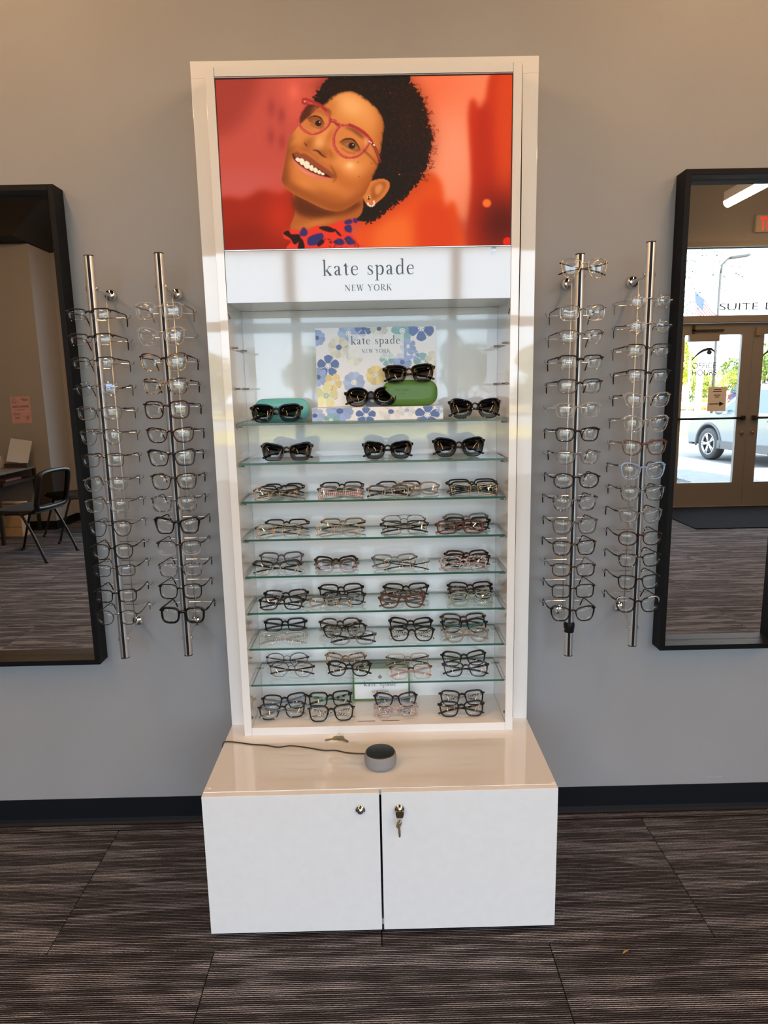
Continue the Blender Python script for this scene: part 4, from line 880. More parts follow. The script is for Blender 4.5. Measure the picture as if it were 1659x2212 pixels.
GM['pinkfleck'] = noise_pr('acetate_black_pink_fleck', (0.010, 0.009, 0.011), (0.50, 0.22, 0.24), 90, 0.13, lo=0.57, hi=0.66)
GM['purpfleck'] = noise_pr('acetate_black_purple_fleck', (0.006, 0.006, 0.009), (0.09, 0.075, 0.15), 80, 0.13, lo=0.54, hi=0.66)
GM['pattern'] = noise_pr('temple_white_pattern', (0.03, 0.03, 0.03), (0.62, 0.58, 0.56), 260, 0.2, lo=0.46, hi=0.52)
GM['gmarble'] = noise_pr('temple_green_marble', (0.012, 0.014, 0.012), (0.07, 0.36, 0.22), 100, 0.2, lo=0.48, hi=0.6)
GM['floral'] = noise_pr('acetate_pink_floral', (0.46, 0.40, 0.39), (0.16, 0.08, 0.10), 140, 0.15, lo=0.45, hi=0.62)
GM['glitter'] = noise_pr('rhinestone', (0.25, 0.25, 0.26), (0.95, 0.95, 0.95), 900, 0.18, lo=0.4, hi=0.6, metal=0.6)
GM['bglitter'] = noise_pr('black_glitter', (0.010, 0.010, 0.012), (0.6, 0.6, 0.6), 700, 0.2, lo=0.66, hi=0.7)
GM['gradblk'] = gradient_frame('acetate_black_to_clear', (0.012, 0.012, 0.013), (0.50, 0.50, 0.50), 0.012, 0.030, 0.55)
GM['gradbrn'] = gradient_frame('acetate_brown_to_clear', (0.05, 0.024, 0.016), (0.42, 0.40, 0.38), 0.010, 0.032, 0.5)
GM['gradgry'] = gradient_frame('acetate_grey_to_clear', (0.070, 0.070, 0.068), (0.50, 0.50, 0.48), 0.012, 0.034, 0.55)
def stripes(name, c1, c2, f):
    m, nt, b, o = new_mat(name); L = nt.links.new
    tc = N(nt, 'ShaderNodeTexCoord'); wv = N(nt, 'ShaderNodeTexWave', wave_type='BANDS', bands_direction='X'); wv.inputs['Scale'].default_value = f
    cr = N(nt, 'ShaderNodeValToRGB'); cr.color_ramp.interpolation = 'CONSTANT'; cr.color_ramp.elements[1].position = 0.5
    cr.color_ramp.elements[0].color = (*c1, 1); cr.color_ramp.elements[1].color = (*c2, 1)
    L(tc.outputs['Object'], wv.inputs['Vector']); L(wv.outputs['Fac'], cr.inputs[0]); L(cr.outputs[0], b.inputs['Base Color']); b.inputs['Roughness'].default_value = 0.2; return m
GM['bwstripe'] = stripes('temple_black_white_stripe', (0.012, 0.012, 0.012), (0.62, 0.62, 0.60), 95)
GM['pkstripe'] = stripes('temple_pink_stripe', (0.50, 0.13, 0.16), (0.72, 0.60, 0.58), 55)
LENS = clear_mat('demo_lens', (0.985, 0.988, 0.985), 1.5, 0.9)
LENSB = clear_mat('demo_lens_blue_coat', (0.975, 0.98, 0.97), 1.55, 1.3, 0.0, (0.6, 0.7, 1.0))
def sun_lens():
    m, nt, b, o = new_mat('grey_sun_lens'); nt.nodes.remove(b); L = nt.links.new
    tc = N(nt, 'ShaderNodeTexCoord'); sp = N(nt, 'ShaderNodeSeparateXYZ'); mr = N(nt, 'ShaderNodeMapRange')
    mr.inputs[1].default_value = 0.004; mr.inputs[2].default_value = 0.042; mr.inputs[3].default_value = 0.55; mr.inputs[4].default_value = 0.10
    cc = N(nt, 'ShaderNodeCombineColor'); tr = N(nt, 'ShaderNodeBsdfTransparent'); gl = N(nt, 'ShaderNodeBsdfGlossy'); gl.inputs['Roughness'].default_value = 0.0
    fr = thin_fresnel(nt, 1.55); mx = N(nt, 'ShaderNodeMixShader')
    L(tc.outputs['Object'], sp.inputs[0]); L(sp.outputs['Z'], mr.inputs[0])
    for i in range(3): L(mr.outputs[0], cc.inputs[i])
    L(cc.outputs[0], tr.inputs[0]); L(fr.outputs[0], mx.inputs[0]); L(tr.outputs[0], mx.inputs[1]); L(gl.outputs[0], mx.inputs[2]); L(mx.outputs[0], o.inputs[0]); return m
LENSD = sun_lens()
PADM = clear_mat('nose_pad_silicone', (0.86, 0.87, 0.87), 1.4, 1.5, 0.15)
SHAPES = {'rect': (4.2, .06, .05, .10), 'square': (3.4, .12, .06, .16), 'round': (2.15, .02, 0, .05), 'panto': (2.5, .20, .04, .16), 'oval': (2.35, .05, .06, .06), 'cat': (2.9, .24, .26, .22), 'avi': (2.7, .34, .02, .30), 'butter': (4.0, .20, .30, .20), 'wayf': (3.4, .22, .14, .22), 'hex': (3.0, .10, .04, .10)}
NS = 28
def outline(shape):
    n, tp, cat, nas = SHAPES[shape]; pts = []
    for k in range(NS):
        g = 2*math.pi*(k+0.5)/NS; c, s = math.cos(g), math.sin(g)
        u = math.copysign(abs(c)**(2/n), c); v = math.copysign(abs(s)**(2/n), s)
        u *= 1-tp*(1-v)/2
        if u < 0: u *= 1-nas*(1-v)/2*0.6
        v += cat*(u+0.3)*(v+1)/2
        pts.append([u, v])
    if shape == 'hex':
        hx = cat_rom([(1, .15), (.62, .92), (-.55, .95), (-.98, .2), (-.70, -.85), (.50, -.98), (.92, -.35)], 4, True); pts = [[p[0], p[1]] for p in hx]
        pts = [list(np.array(pts[int(i*len(pts)/NS)])) for i in range(NS)]
    P = np.array(pts); P -= (P.max(0)+P.min(0))/2; P /= P.max(0); return P
OUT = {k: outline(k) for k in SHAPES}

def style(shape, asp, rim, rt, rb, mat, tmat=None, lens='demo', th=5.0, double=False, trim=None, low=None, print_=True, G=18.0):
    return dict(shape=shape, asp=asp, rim=rim, rt=rt/1000, rb=rb/1000, mat=mat, tmat=tmat or mat, lens=lens, th=th/1000, double=double, trim=trim, low=low, pr=print_, G=G/1000)
def build_eyewear(root, W, s, fold, bar=None, mark=0, idx=0):
    """front in the local xz plane (z = 0 at the lowest rim), temples behind it; fold: temples folded or open"""
    H = W*s['asp']; thick = 1.0 if s['rt'] < 0.0021 or s['lens'] == 'sun' else (1.38 if fold else 1.18)
    rt, rb = s['rt']*thick, s['rb']*(thick if s['rb'] > 0.0015 else 1); thin = rt < 0.0021
    dep = 0.0016 if thin else (0.0036 if s['lens'] == 'demo' else 0.0050)
    nas_t = (rt+rb)/2; G = s['G'] if thin else s['G']-(0.0065 if s['lens'] == 'sun' else 0.0035); ep = 0.0035
    a = (W/2-ep-rt-nas_t-G/2)/2; b = (H-rt-rb)/2; cx = G/2+nas_t+a; cz = rb+b
    wrap = lambda x: 0.0055*(x/(W/2))**2
    O = OUT[s['shape']]; P = O*np.array((a, b)); n = NS
    T = np.roll(P, -1, 0)-np.roll(P, 1, 0); nrm = np.stack([T[:, 1], -T[:, 0]], 1); nrm /= np.linalg.norm(nrm, axis=1)[:, None]
    v01 = np.clip((O[:, 1]+0.6)/1.4, 0, 1); th_ = rb+(rt-rb)*v01
    if s['shape'] in ('cat', 'butter') and not thin: th_ = th_*(1+0.5*np.clip(O[:, 0], 0, 1)*np.clip(O[:, 1]+.2, 0, 1))
    F = MB(); parts = {}
    def ring(mb, side, idxs, t, closed, mi=0, off=0.0):
        prof = [(off-0.0006, 0.30), (off+.0, -.32), (.28, -.5), (.75, -.5), (1.0, -.30), (1.0, .5), (off-0.0006, .5)]; m = len(prof); vs = []
        for k in idxs:
            for o, y in prof:
                oo = o*t[k] if o > 0.1 else o
                x = side*(cx+P[k, 0]+nrm[k, 0]*oo); vs.append((x, wrap(x)+y*dep, cz+P[k, 1]+nrm[k, 1]*oo))
        N_ = len(idxs); fs = []
        for i in range(N_ if closed else N_-1):
            j = (i+1) % N_
            fs += [(i*m+q, i*m+(q+1) % m, j*m+(q+1) % m, j*m+q) for q in range(m)]
        mb.add(vs, fs, mi, True)
        if not closed: mb.add(vs[:m], [tuple(range(m))], mi); mb.add(vs[-m:], [tuple(range(m))], mi)
    upper = [k for k in range(n) if O[k, 1] > -0.05]; st = upper[0]
    if len(upper) < n:
        # contiguous run starting on the temporal side
        for k in range(n):
            if O[k, 1] > -0.05 and not O[k-1, 1] > -0.05: st = k
        run = []; k = st
        while O[k % n, 1] > -0.05: run.append(k % n); k += 1
    low = None
    for side in (-1, 1):
        if s['rim'] == 'full': ring(F, side, list(range(n)), th_, True)
        elif s['rim'] == 'half': ring(F, side, run, th_, False)
        elif s['rim'] == 'brow':
            ring(F, side, run, th_, False); low = low or MB()
            ring(low, side, [k for k in range(n)], np.full(n, 0.0011), True)
    # bridge
    bz = cz+b*0.42; bx = G/2+nas_t*0.7
    br = (0.0010, 0.0010) if thin else (0.0020, max(0.0026, rt*0.80))
    if s['rim'] == 'rimless': bz = cz+b*0.30; bx = G/2+0.004
    F.sweep([(-bx, wrap(bx), bz-0.001), (-bx*.45, -.0006, bz+0.0022), (0, -.0012, bz+0.0030), (bx*.45, -.0006, bz+0.0022), (bx, wrap(bx), bz-0.001)], [br]*5, n=7, up=(0, 0, 1))
    if s['double']:
        k = int(n*0.30); tx, tz = cx+P[k, 0], cz+P[k, 1]+0.0006
        F.sweep([(-tx, wrap(tx), tz), (0, -.001, tz+0.0012), (tx, wrap(tx), tz)], 0.0010, n=6)
    # end pieces
    kt_ = max(range(n), key=lambda k: O[k, 0]+0.75*O[k, 1]) if s['rim'] != 'rimless' else max(range(n), key=lambda k: O[k, 0])
    hx, hz = W/2, cz+P[kt_, 1]*(0.86 if not thin else 0.80)
    px_ = cx+P[kt_, 0]-0.001
    er = (0.0013, 0.0015) if thin else (0.0018, max(0.0022, s['th']*0.42))
    hy = wrap(W/2)+0.003
    for side in (-1, 1):
        F.sweep([(side*px_, wrap(px_), cz+P[kt_, 1]*0.9), (side*(hx-0.002), wrap(hx), hz), (side*hx, hy, hz), (side*hx, hy+0.003, hz)], [er]*4, n=7)
        if s['rim'] == 'rimless':
            F.ball((side*(cx+P[kt_, 0]-0.004), wrap(cx)-0.0015, hz), 0.0012, 6); F.ball((side*(bx+0.001), -0.001, bz), 0.0012, 6)
    F.build('frame_front', GM[s['mat']], root)
    if low: low.build('lower_rim', GM[s['low'] or 'silver'], root)
    if s['trim']:
        for side in (-1, 1):
            tm = MB()
            kk = [k for k in run if O[k, 0] > -0.45]
            tm.sweep([(side*(cx+P[k, 0]+nrm[k, 0]*th_[k]*.55), wrap(cx+P[k, 0])-dep*.5, cz+P[k, 1]+nrm[k, 1]*th_[k]*.55) for k in kk], [(0.0011, max(0.0013, th_[kk[0]]*.4))]*len(kk), n=6, up=(0, 0, 1))
            tm.build('rhinestone_trim' if s['trim'] == 'glitter' else 'brow_edge', GM[s['trim']], root)
    # lenses
    for side in (-1, 1):
        L_ = MB(); vs = []; sc = [(0.0, -0.0024), (0.55, -0.0016), (1.0, -0.0001)]
        for dy in (0.0, 0.0016):
            for q, y in sc[1:]:
                vs += [(side*(cx+P[k, 0]*q), wrap(cx+P[k, 0]*q)+y+dy, cz+P[k, 1]*q) for k in range(n)]
            vs.append((side*cx, wrap(cx)+sc[0][1]+dy, cz))
        m = 2*n+1; fs = []
        for h in (0, m):
            fs += [(h+2*n, h+k, h+(k+1) % n) for k in range(n)]+[(h+k, h+n+k, h+n+(k+1) % n, h+(k+1) % n) for k in range(n)]
        fs += [(n+k, m+n+k, m+n+(k+1) % n, n+(k+1) % n) for k in range(n)]
        L_.add(vs, fs, 0, True)
        L_.build('lens', LENSD if s['lens'] == 'sun' else (LENSB if s['lens'] == 'blue' else LENS), root)
    # small print on the demonstration lenses
    if mark and s['lens'] != 'sun':
        mk = MB(); y = wrap(cx)-0.0027
        if mark == 1:
            hxx, hzz = cx+a*0.55, cz+b*0.55; r = 0.0016
            mk.add([(hxx, y+.0012, hzz-r), (hxx+r, y+.0012, hzz+.2*r), (hxx+.5*r, y+.0012, hzz+r), (hxx, y+.0012, hzz+.5*r), (hxx-.5*r, y+.0012, hzz+r), (hxx-r, y+.0012, hzz+.2*r)], [(0, 1, 2, 3, 4, 5)])
        for k in range(5): mk.box(cx-0.006+0.0024*k, cx-0.0044+0.0024*k, y+.0011, y+.0012, cz-b*.62, cz-b*.62+0.0008)
        mk.build('lens_print', INKB, root)
    if thin or s['rim'] in ('half', 'brow', 'rimless'):
        for side in (-1, 1):
            MB().sweep([(side*(bx+.0008), wrap(bx)+.0012, bz-0.002), (side*(bx-.0005), .0045, bz-0.004), (side*(bx-.001), .0060, bz-0.0065)], 0.0005, n=5).ball((side*(bx-.0012), .0065, bz-0.0095), 0.0038, 8, sc=(.42, .5, 1.15)).build('nose_pad', PADM, root)
    # temples
    tw = 0.0010 if thin else 0.0016; h0 = s['th']/2*(1.25 if fold and not thin and s['lens'] != 'sun' else 1.0); h1 = max(0.0016, h0*0.72); ht = max(0.0022, h0*0.85); ty0 = hy+0.003
    for side in (-1, 1):
        t = MB()
        if fold:
            yo = 0.0085+hy if side < 0 else 0.0130+hy
            zb_ = 0.0115 if side < 0 else 0.0125
            path = [(side*hx, ty0, hz), (side*(hx-.0015), yo-.001, hz-.0006), (side*(hx-.008), yo, hz-.0016), (side*hx*.35, yo, hz-(hz-zb_)*.35), (-side*hx*.40, yo, hz-(hz-zb_)*.62), (-side*hx*.70, yo, hz-(hz-zb_)*.78), (-side*hx*.93, yo+.001, zb_+.001), (-side*(hx-.001), yo+.001, zb_)]
            rad = [(tw, h0), (tw, h0), (tw, h0), (tw, h1), (tw, h1), (tw*1.2, ht), (tw*1.2, ht), (tw*.6, ht*.5)]
            up = (0, 1e-3, 1)
        else:
            bz_, by_ = bar if bar else (hz-0.004, 0.112)
            path = [(side*hx, ty0, hz), (side*(hx+.001), 0.03, hz+(bz_-hz)*.25), (side*(hx-.001), 0.07, hz+(bz_-hz)*.6+.001), (side*(hx-.004), by_-.012, bz_+.0035), (side*(hx-.005), by_+.002, bz_+.0015), (side*(hx-.007), by_+.012, bz_-.010), (side*(hx-.010), by_+.019, bz_-.026), (side*(hx-.0105), by_+.020, bz_-.029)]
            rad = [(tw, h0), (tw, h0), (tw, h1), (tw, h1), (tw, h1), (tw*1.2, ht*.9), (tw*1.2, ht*.9), (tw*.6, ht*.5)]
            up = (0, .25, 1)
        t.sweep(path, rad, n=7, up=up); o = t.build('temple', GM[s['tmat']], root)
    return H
ORD = ['first', 'second', 'third', 'fourth', 'fifth', 'sixth', 'seventh', 'eighth', 'ninth', 'tenth', 'eleventh', 'twelfth', 'thirteenth', 'fourteenth', 'fifteenth']

# ------------------------------------------------------------------ wall rods with eyewear
ROD_Y, ROD_R = -0.132, 0.0133
STEEL = pr('brushed_steel_tube', (0.79, 0.83, 0.88), 0.42, 1.0)
RUBBER = pr('black_groove_rubber', (0.005, 0.005, 0.006), 0.5, spec=0.2)
def rod(name, label, X, zb, zt, br_t, br_b, bx_t, bx_b, zs, tape=None):
    t = thing(name, label, 'eyewear rack', (X, 0, zb), 'wall rods of the eyewear display')
    gap = [math.radians(a) for a in range(-79, 260, 12)]     # leaves a slot facing -Y
    prof = [(ROD_R*math.cos(a), ROD_Y+ROD_R*math.sin(a)) for a in gap]; n = len(prof)
    pin = [(p[0]*0.86, ROD_Y+(p[1]-ROD_Y)*0.86) for p in prof]
    L_ = zt-zb; mb = MB()
    vs = [(x, y, z) for z in (0.003, L_-0.003) for x, y in prof]+[(x, y, z) for z in (0.003, L_-0.003) for x, y in pin]
    mb.add(vs[:2*n], [(i, i+1, i+1+n, i+n) for i in range(n-1)], smooth=True); mb.add(vs[2*n:], [(i, i+n, i+1+n, i+1) for i in range(n-1)], smooth=True)
    turn = Matrix.Translation((0, ROD_Y, 0)) @ Matrix.Rotation(math.radians(13 if X < 0 else -13), 4, 'Z') @ Matrix.Translation((0, -ROD_Y, 0))
    mb.xform(turn).build('pole', STEEL, t)
    MB().box(-0.0036, 0.0036, ROD_Y-ROD_R*0.99, ROD_Y-ROD_R*0.6, 0.003, L_-0.003).xform(turn).build('groove_strip', RUBBER, t)
    for z in (0.0, L_-0.003):
        MB().lathe([(0.0, z), (ROD_R, z), (ROD_R, z+0.003), (0, z+0.003)], 20, (0, ROD_Y, 0), cap=False).build('end_cap', BLACK, t)
    for zw, bxw, zc in ((br_t[0], bx_t, br_t[1]), (br_b[0], bx_b, br_b[1])):
        fx = bxw-X; z1 = zw-zb; z2 = zc-zb
        b = MB().lathe([(0.0, 0.014), (0.007, 0.0135), (0.015, 0.010), (0.0185, 0.004), (0.0192, 0.0)], 24, (fx, -0.0005, z1), '-y', cap=False).build('wall_flange', CHROME, t)
        MB().sweep([(fx, -0.010, z1), (fx*.6, -0.030, z1+(z2-z1)*.15), (0, ROD_Y+0.03, z2), (0, ROD_Y+ROD_R, z2)], 0.0048, n=10).build('bracket_arm', STEEL, t)
        c = MB()
        for s in (-1, 1): c.lathe([(0.0, s*0.0165), (0.006, s*0.0160), (0.0075, s*0.0125)], 14, (0, ROD_Y+0.004, z2), 'x', cap=False)
        c.build('clamp_stud', CHROME, t)
    MB().sweep([(0.004, -0.040, br_b[0]-zb-0.005), (0.004, -0.040, br_t[0]-zb+0.002)], 0.0020, n=7).build('lock_bar', STEEL, t)
    for z in zs:
        zz = z-zb
        pts = [(-0.0745, -0.056, zz+0.0075), (-0.0715, -0.0500, zz+0.0012), (-0.064, -0.0465, zz-0.0032), (-0.054, -0.046, zz), (0.054, -0.046, zz), (0.064, -0.0465, zz-0.0032), (0.0715, -0.0500, zz+0.0012), (0.0745, -0.056, zz+0.0075)]
        MB().sweep([tuple(p) for p in cat_rom(pts, 3)], 0.0013, n=5).build('temple_hook', CHROME, t)
        MB().sweep([(0, ROD_Y-ROD_R+0.001, zz+0.006), (0, ROD_Y-ROD_R-0.006, zz+0.0065)], 0.0016, n=6).ball((0, ROD_Y-ROD_R-0.009, zz+0.0065), 0.0040, 10).build('nose_peg', CHROME, t)
    if tape:
        za, zb2 = tape[0]-zb, tape[1]-zb
        MB().lathe([(ROD_R+.0004, za), (ROD_R+.0018, za+.002), (ROD_R+.0012, za+.010), (ROD_R+.0024, za+.014), (ROD_R+.0034, zb2-.008), (ROD_R+.0020, zb2-.003), (ROD_R+.0004, zb2)], 16, (0, ROD_Y, 0), cap=False).build('tape_wrap', RUBBER, t)
    return t
YG = ROD_Y-ROD_R-0.0150      # plane of the hung fronts
st = style
RODS = [
 # ---- beside the mirror that shows the black chairs
 dict(X=-0.7725, name='rod beside the chair-reflecting mirror', items=[
  (189.5, 673, .130, st('rect', .27, 'half', 2.2, .8, 'matte', 'matte', th=4), 'black half-rim rectangular eyeglasses'),
  (192, 727, .130, st('rect', .265, 'half', 2.2, .8, 'matte', 'burgmetal', th=4), 'black half-rim rectangular eyeglasses with red temple tips'),
  (200, 778, .128, st('rect', .27, 'half', 2.0, .8, 'matte', 'matte', th=4), 'narrow black half-rim eyeglasses'),
  (207, 833, .132, st('hex', .33, 'rimless', 1.0, 1.0, 'gun', 'matte', lens='blue', th=4), 'rimless angular eyeglasses with blue-coated lenses'),
  (213.5, 885, .130, st('square', .30, 'full', 1.1, 1.1, 'gun', 'matte', th=4), 'thin dark metal rectangular eyeglasses'),
  (217, 935.5, .126, st('avi', .37, 'full', 1.1, 1.0, 'gun', 'gun', th=3, double=True), 'grey metal aviator eyeglasses with double bridge'),
  (221, 987, .128, st('square', .31, 'full', 1.2, 1.1, 'matte', 'matte', th=4), 'thin black metal squarish eyeglasses'),
  (227, 1038.5, .130, st('hex', .33, 'full', 1.6, 1.5, 'clear_grey', 'gun', th=3.5), 'translucent grey geometric eyeglasses'),
  (230, 1086, .134, st('square', .30, 'full', 2.0, 1.6, 'clear_grey', 'grey', th=4), 'translucent grey square eyeglasses'),
  (237, 1134.6, .130, st('avi', .36, 'full', 1.9, 1.7, 'matte', 'clear_grey', th=4, double=True), 'black aviator eyeglasses with a straight top bar'),
  (241.6, 1184, .126, st('panto', .38, 'full', 2.2, 1.8, 'black', 'tort', th=5), 'glossy black rounded panto eyeglasses'),
  (246, 1227, .130, st('rect', .27, 'full', 2.0, 1.5, 'matte', 'matte', lens='blue', th=4.5), 'matte black flat rectangular eyeglasses'),
  (249, 1280.8, .130, st('rect', .31, 'full', 2.8, 2.0, 'black', 'black', th=5), 'thick-browed black rectangular eyeglasses'),
  (251, 1327, .128, st('round', .36, 'full', 1.8, 1.6, 'matte', 'matte', th=3), 'thin black round eyeglasses')]),
 # ---- between that rod and the cabinet
 dict(X=-0.5795, name='chrome rod opposite the taped one', items=[
  (341.4, 662, .138, st('square', .35, 'full', 2.6, 2.2, 'clear', 'clear_brown', th=5), 'crystal clear square eyeglasses with brown temples'),
  (347, 717, .138, st('cat', .37, 'full', 2.4, 2.0, 'clear', 'clear', th=3.5), 'crystal clear rounded cat-eye eyeglasses'),
  (353, 773.5, .138, st('cat', .36, 'brow', 2.8, 1.2, 'burg', 'black', th=4.5, low='gold'), 'dark browline cat-eye eyeglasses'),
  (356, 825.6, .134, st('wayf', .35, 'full', 2.8, 2.0, 'tortl', 'tort', th=5), 'light tortoiseshell eyeglasses'),
  (359, 876, .136, st('square', .38, 'full', 2.6, 2.2, 'burg', 'tort', th=5), 'large dark burgundy square eyeglasses'),
  (367, 931.5, .140, st('cat', .32, 'full', 2.2, 2.0, 'burg', 'black', th=3.5), 'dark narrow cat-eye eyeglasses with pale corners'),
  (370, 980, .140, st('butter', .35, 'full', 2.8, 2.2, 'navy', 'black', th=5), 'black and blue butterfly eyeglasses'),
  (375, 1032, .136, st('wayf', .35, 'full', 2.4, 2.0, 'tort', 'burg', th=5), 'reddish tortoiseshell eyeglasses'),
  (376, 1080, .136, st('square', .35, 'full', 2.6, 2.4, 'grfleck', 'grfleck', th=4.5), 'grey-flecked black square eyeglasses'),
  (382, 1127, .138, st('butter', .37, 'full', 4.0, 2.6, 'black', 'black', th=6), 'thick black angular butterfly eyeglasses'),
  (386, 1176, .134, st('square', .33, 'full', 2.4, 2.0, 'gradblk', 'gradblk', th=4.5), 'square eyeglasses fading from black to clear'),
  (389, 1224, .134, st('square', .33, 'full', 2.4, 2.0, 'grfleck', 'black', th=4.5), 'slim grey and black square eyeglasses'),
  (389, 1270, .134, st('square', .35, 'full', 2.4, 2.2, 'black', 'black', th=4.5), 'plain black square eyeglasses'),
  (393.5, 1321, .140, st('square', .37, 'full', 5.0, 4.6, 'black', 'black', th=7), 'very thick black square eyeglasses')]),
 # ---- with the black tape wrap
 dict(X=0.5855, name='taped chrome rod', items=[
  (1259, 667, .134, st('square', .32, 'brow', 1.6, .9, 'gun', 'matte', th=3.5, low='silver'), 'thin silver half-dark square eyeglasses'),
  (1256, 720, .132, st('square', .31, 'half', 1.8, .9, 'gun', 'matte', th=3.5), 'half-rim dark eyeglasses with wire nose bridge'),
  (1255, 775, .134, st('rect', .31, 'half', 2.4, .9, 'matte', 'matte', th=4), 'black browline half-rim eyeglasses'),
  (1253, 826.5, .134, st('square', .31, 'brow', 2.4, .9, 'black', 'black', th=4, low='gun'), 'black-browed eyeglasses with wire lower rims'),
  (1249.5, 878, .134, st('square', .32, 'full', 2.2, 2.0, 'clear', 'clear', th=4), 'crystal clear round-cornered eyeglasses'),
  (1248, 931, .134, st('wayf', .31, 'full', 2.8, 2.0, 'black', 'black', th=5), 'black soft-cornered eyeglasses'),
  (1248, 980.5, .132, st('wayf', .32, 'full', 2.8, 2.2, 'clear_grey', 'black', th=5), 'translucent grey eyeglasses'),
  (1246, 1030.5, .140, st('oval', .33, 'full', 2.8, 2.4, 'navy', 'navy', th=5), 'dark navy oval eyeglasses'),
  (1243, 1079, .136, st('cat', .34, 'full', 2.8, 2.2, 'grfleck', 'black', th=5), 'black cat-eye eyeglasses with flecked lower rims'),
  (1242.6, 1129, .138, st('wayf', .35, 'full', 2.8, 2.4, 'grey', 'black', th=5), 'charcoal grey eyeglasses'),
  (1241, 1176, .136, st('wayf', .34, 'full', 2.8, 2.2, 'tort', 'black', th=5), 'dark tortoiseshell soft-cornered eyeglasses'),
  (1239.5, 1224.5, .134, st('square', .31, 'full', 2.6, 2.0, 'tort', 'clear_grey', th=4.5), 'slim tortoiseshell square eyeglasses'),
  (1238.5, 1270, .134, st('rect', .32, 'full', 2.4, 1.9, 'black', 'black', th=4.5), 'slim black rectangular eyeglasses'),
  (1237.6, 1318, .138, st('cat', .35, 'full', 3.0, 2.2, 'black', 'black', th=5), 'black cat-eye eyeglasses')]),
 # ---- beside the mirror that shows the glass doors
 dict(X=0.7815, name='rod beside the door-reflecting mirror', items=[
  (1407.5, 643.5, .128, st('oval', .33, 'rimless', 1.0, 1.0, 'silver', 'silver', th=3), 'silver rimless oval eyeglasses'),
  (1406, 698, .128, st('oval', .34, 'rimless', 1.0, 1.0, 'silver', 'matte', th=3), 'rimless eyeglasses with dark temples'),
  (1402, 750, .130, st('rect', .29, 'half', 2.0, .8, 'tort', 'matte', th=4), 'tortoiseshell half-rim eyeglasses'),
  (1401, 804.6, .130, st('rect', .29, 'half', 2.2, .8, 'matte', 'matte', th=4), 'black half-rim eyeglasses'),
  (1399, 856, .134, st('cat', .32, 'full', 2.2, 1.8, 'clear', 'matte', th=4), 'crystal clear eyeglasses with dark temples'),
  (1396.5, 907, .136, st('cat', .36, 'full', 2.8, 1.8, 'clear', 'clear_grey', th=4, trim='glitter'), 'clear cat-eye eyeglasses with rhinestone brows'),
  (1393, 958.5, .134, st('cat', .34, 'full', 2.6, 2.0, 'redbrown', 'clear_brown', th=5), 'red-brown cat-eye eyeglasses'),
  (1390, 1008.6, .136, st('cat', .37, 'full', 3.0, 2.4, 'clear_blue', 'gun', th=5), 'pale blue crystal cat-eye eyeglasses'),
  (1388.7, 1057.7, .134, st('wayf', .34, 'full', 2.6, 2.0, 'grfleck', 'gun', th=5), 'blue-grey flecked eyeglasses'),
  (1385, 1107, .132, st('cat', .35, 'full', 2.6, 2.0, 'clear_grey', 'black', th=5), 'translucent dark grey cat-eye eyeglasses'),
  (1383.4, 1155.6, .134, st('oval', .33, 'full', 2.6, 2.0, 'burg', 'bw', th=5), 'near-black burgundy eyeglasses with patterned temples'),
  (1382.5, 1203, .132, st('wayf', .32, 'full', 2.6, 2.0, 'bw', 'black', th=5), 'black and pale flecked eyeglasses'),
  (1381, 1250, .132, st('wayf', .34, 'full', 2.6, 2.0, 'black', 'bw', th=5), 'black eyeglasses with flecked temples'),
  (1378.7, 1298, .136, st('cat', .37, 'full', 3.2, 2.2, 'black', 'black', th=5, trim='glitter'), 'black cat-eye eyeglasses with rhinestone brows')]),
]
RGEO = [(0.6485, 1.8185, (1.7296, 1.7310), (0.7226, 0.7070), -0.7704, -0.7723), (0.6520, 1.8215, (1.7287, 1.7330), (0.7182, 0.7060), -0.5748, -0.5848),
        (0.6235, 1.7985, (1.7381, 1.7390), (0.7287, 0.7080), 0.5871, 0.5872), (0.6500, 1.8270, (1.7399, 1.7400), (0.7335, 0.7080), 0.7817, 0.7838)]
for ri, (R0, g) in enumerate(zip(RODS, RGEO)):
    X = R0['X']; zs = []; rnd = random.Random(ri+3); k = 0
    for it in R0['items']:
        p = at_y(it[0], it[1], YG); zs.append(p[2]-0.0065)
    lab = {0: 'chrome eyewear rod on the wall beside the mirror reflecting the black chairs', 1: 'chrome eyewear rod between the chair-reflecting mirror\'s rod and the cabinet', 2: 'chrome eyewear rod with black tape wrapped near its foot', 3: 'chrome eyewear rod on the wall beside the mirror reflecting glass doors'}[ri]
    rod('eyewear_rod', lab, X, g[0], g[1], g[2], g[3], g[4], g[5], zs, tape=(0.699, 0.732) if ri == 2 else None)
    for i, (it, zh) in enumerate(zip(R0['items'], zs)):
        px, py, W, s, desc = it; p = at_y(px, py, YG); j = i+1 if ri == 2 else i
        H = W*s['asp']; b = (H-s['rt']-s['rb'])/2; zbr = s['rb']*(1.0 if s['rt'] < .0021 else 1.18)+b*1.42+0.003 if s['rim'] != 'rimless' else s['rb']+b*1.30+.003
        z0 = p[2]-zbr+0.001; dx = max(-0.004, min(0.004, p[0]-X))
        words = desc.split(); pos = '%s from the top of the %s' % (ORD[j], R0['name'])
        g_ = thing('eyeglasses', desc+', '+ORD[j]+' down the '+R0['name'], 'eyeglasses', (X+dx, YG, z0), 'eyeglasses hung on the wall rods', rz=math.radians(rnd.uniform(-2.5, 2.5)))
        build_eyewear(g_, W, s, False, bar=(zh-z0+0.0028+s['th']*0.52, -0.046-YG), mark=(1 if ri >= 2 else 2), idx=i)
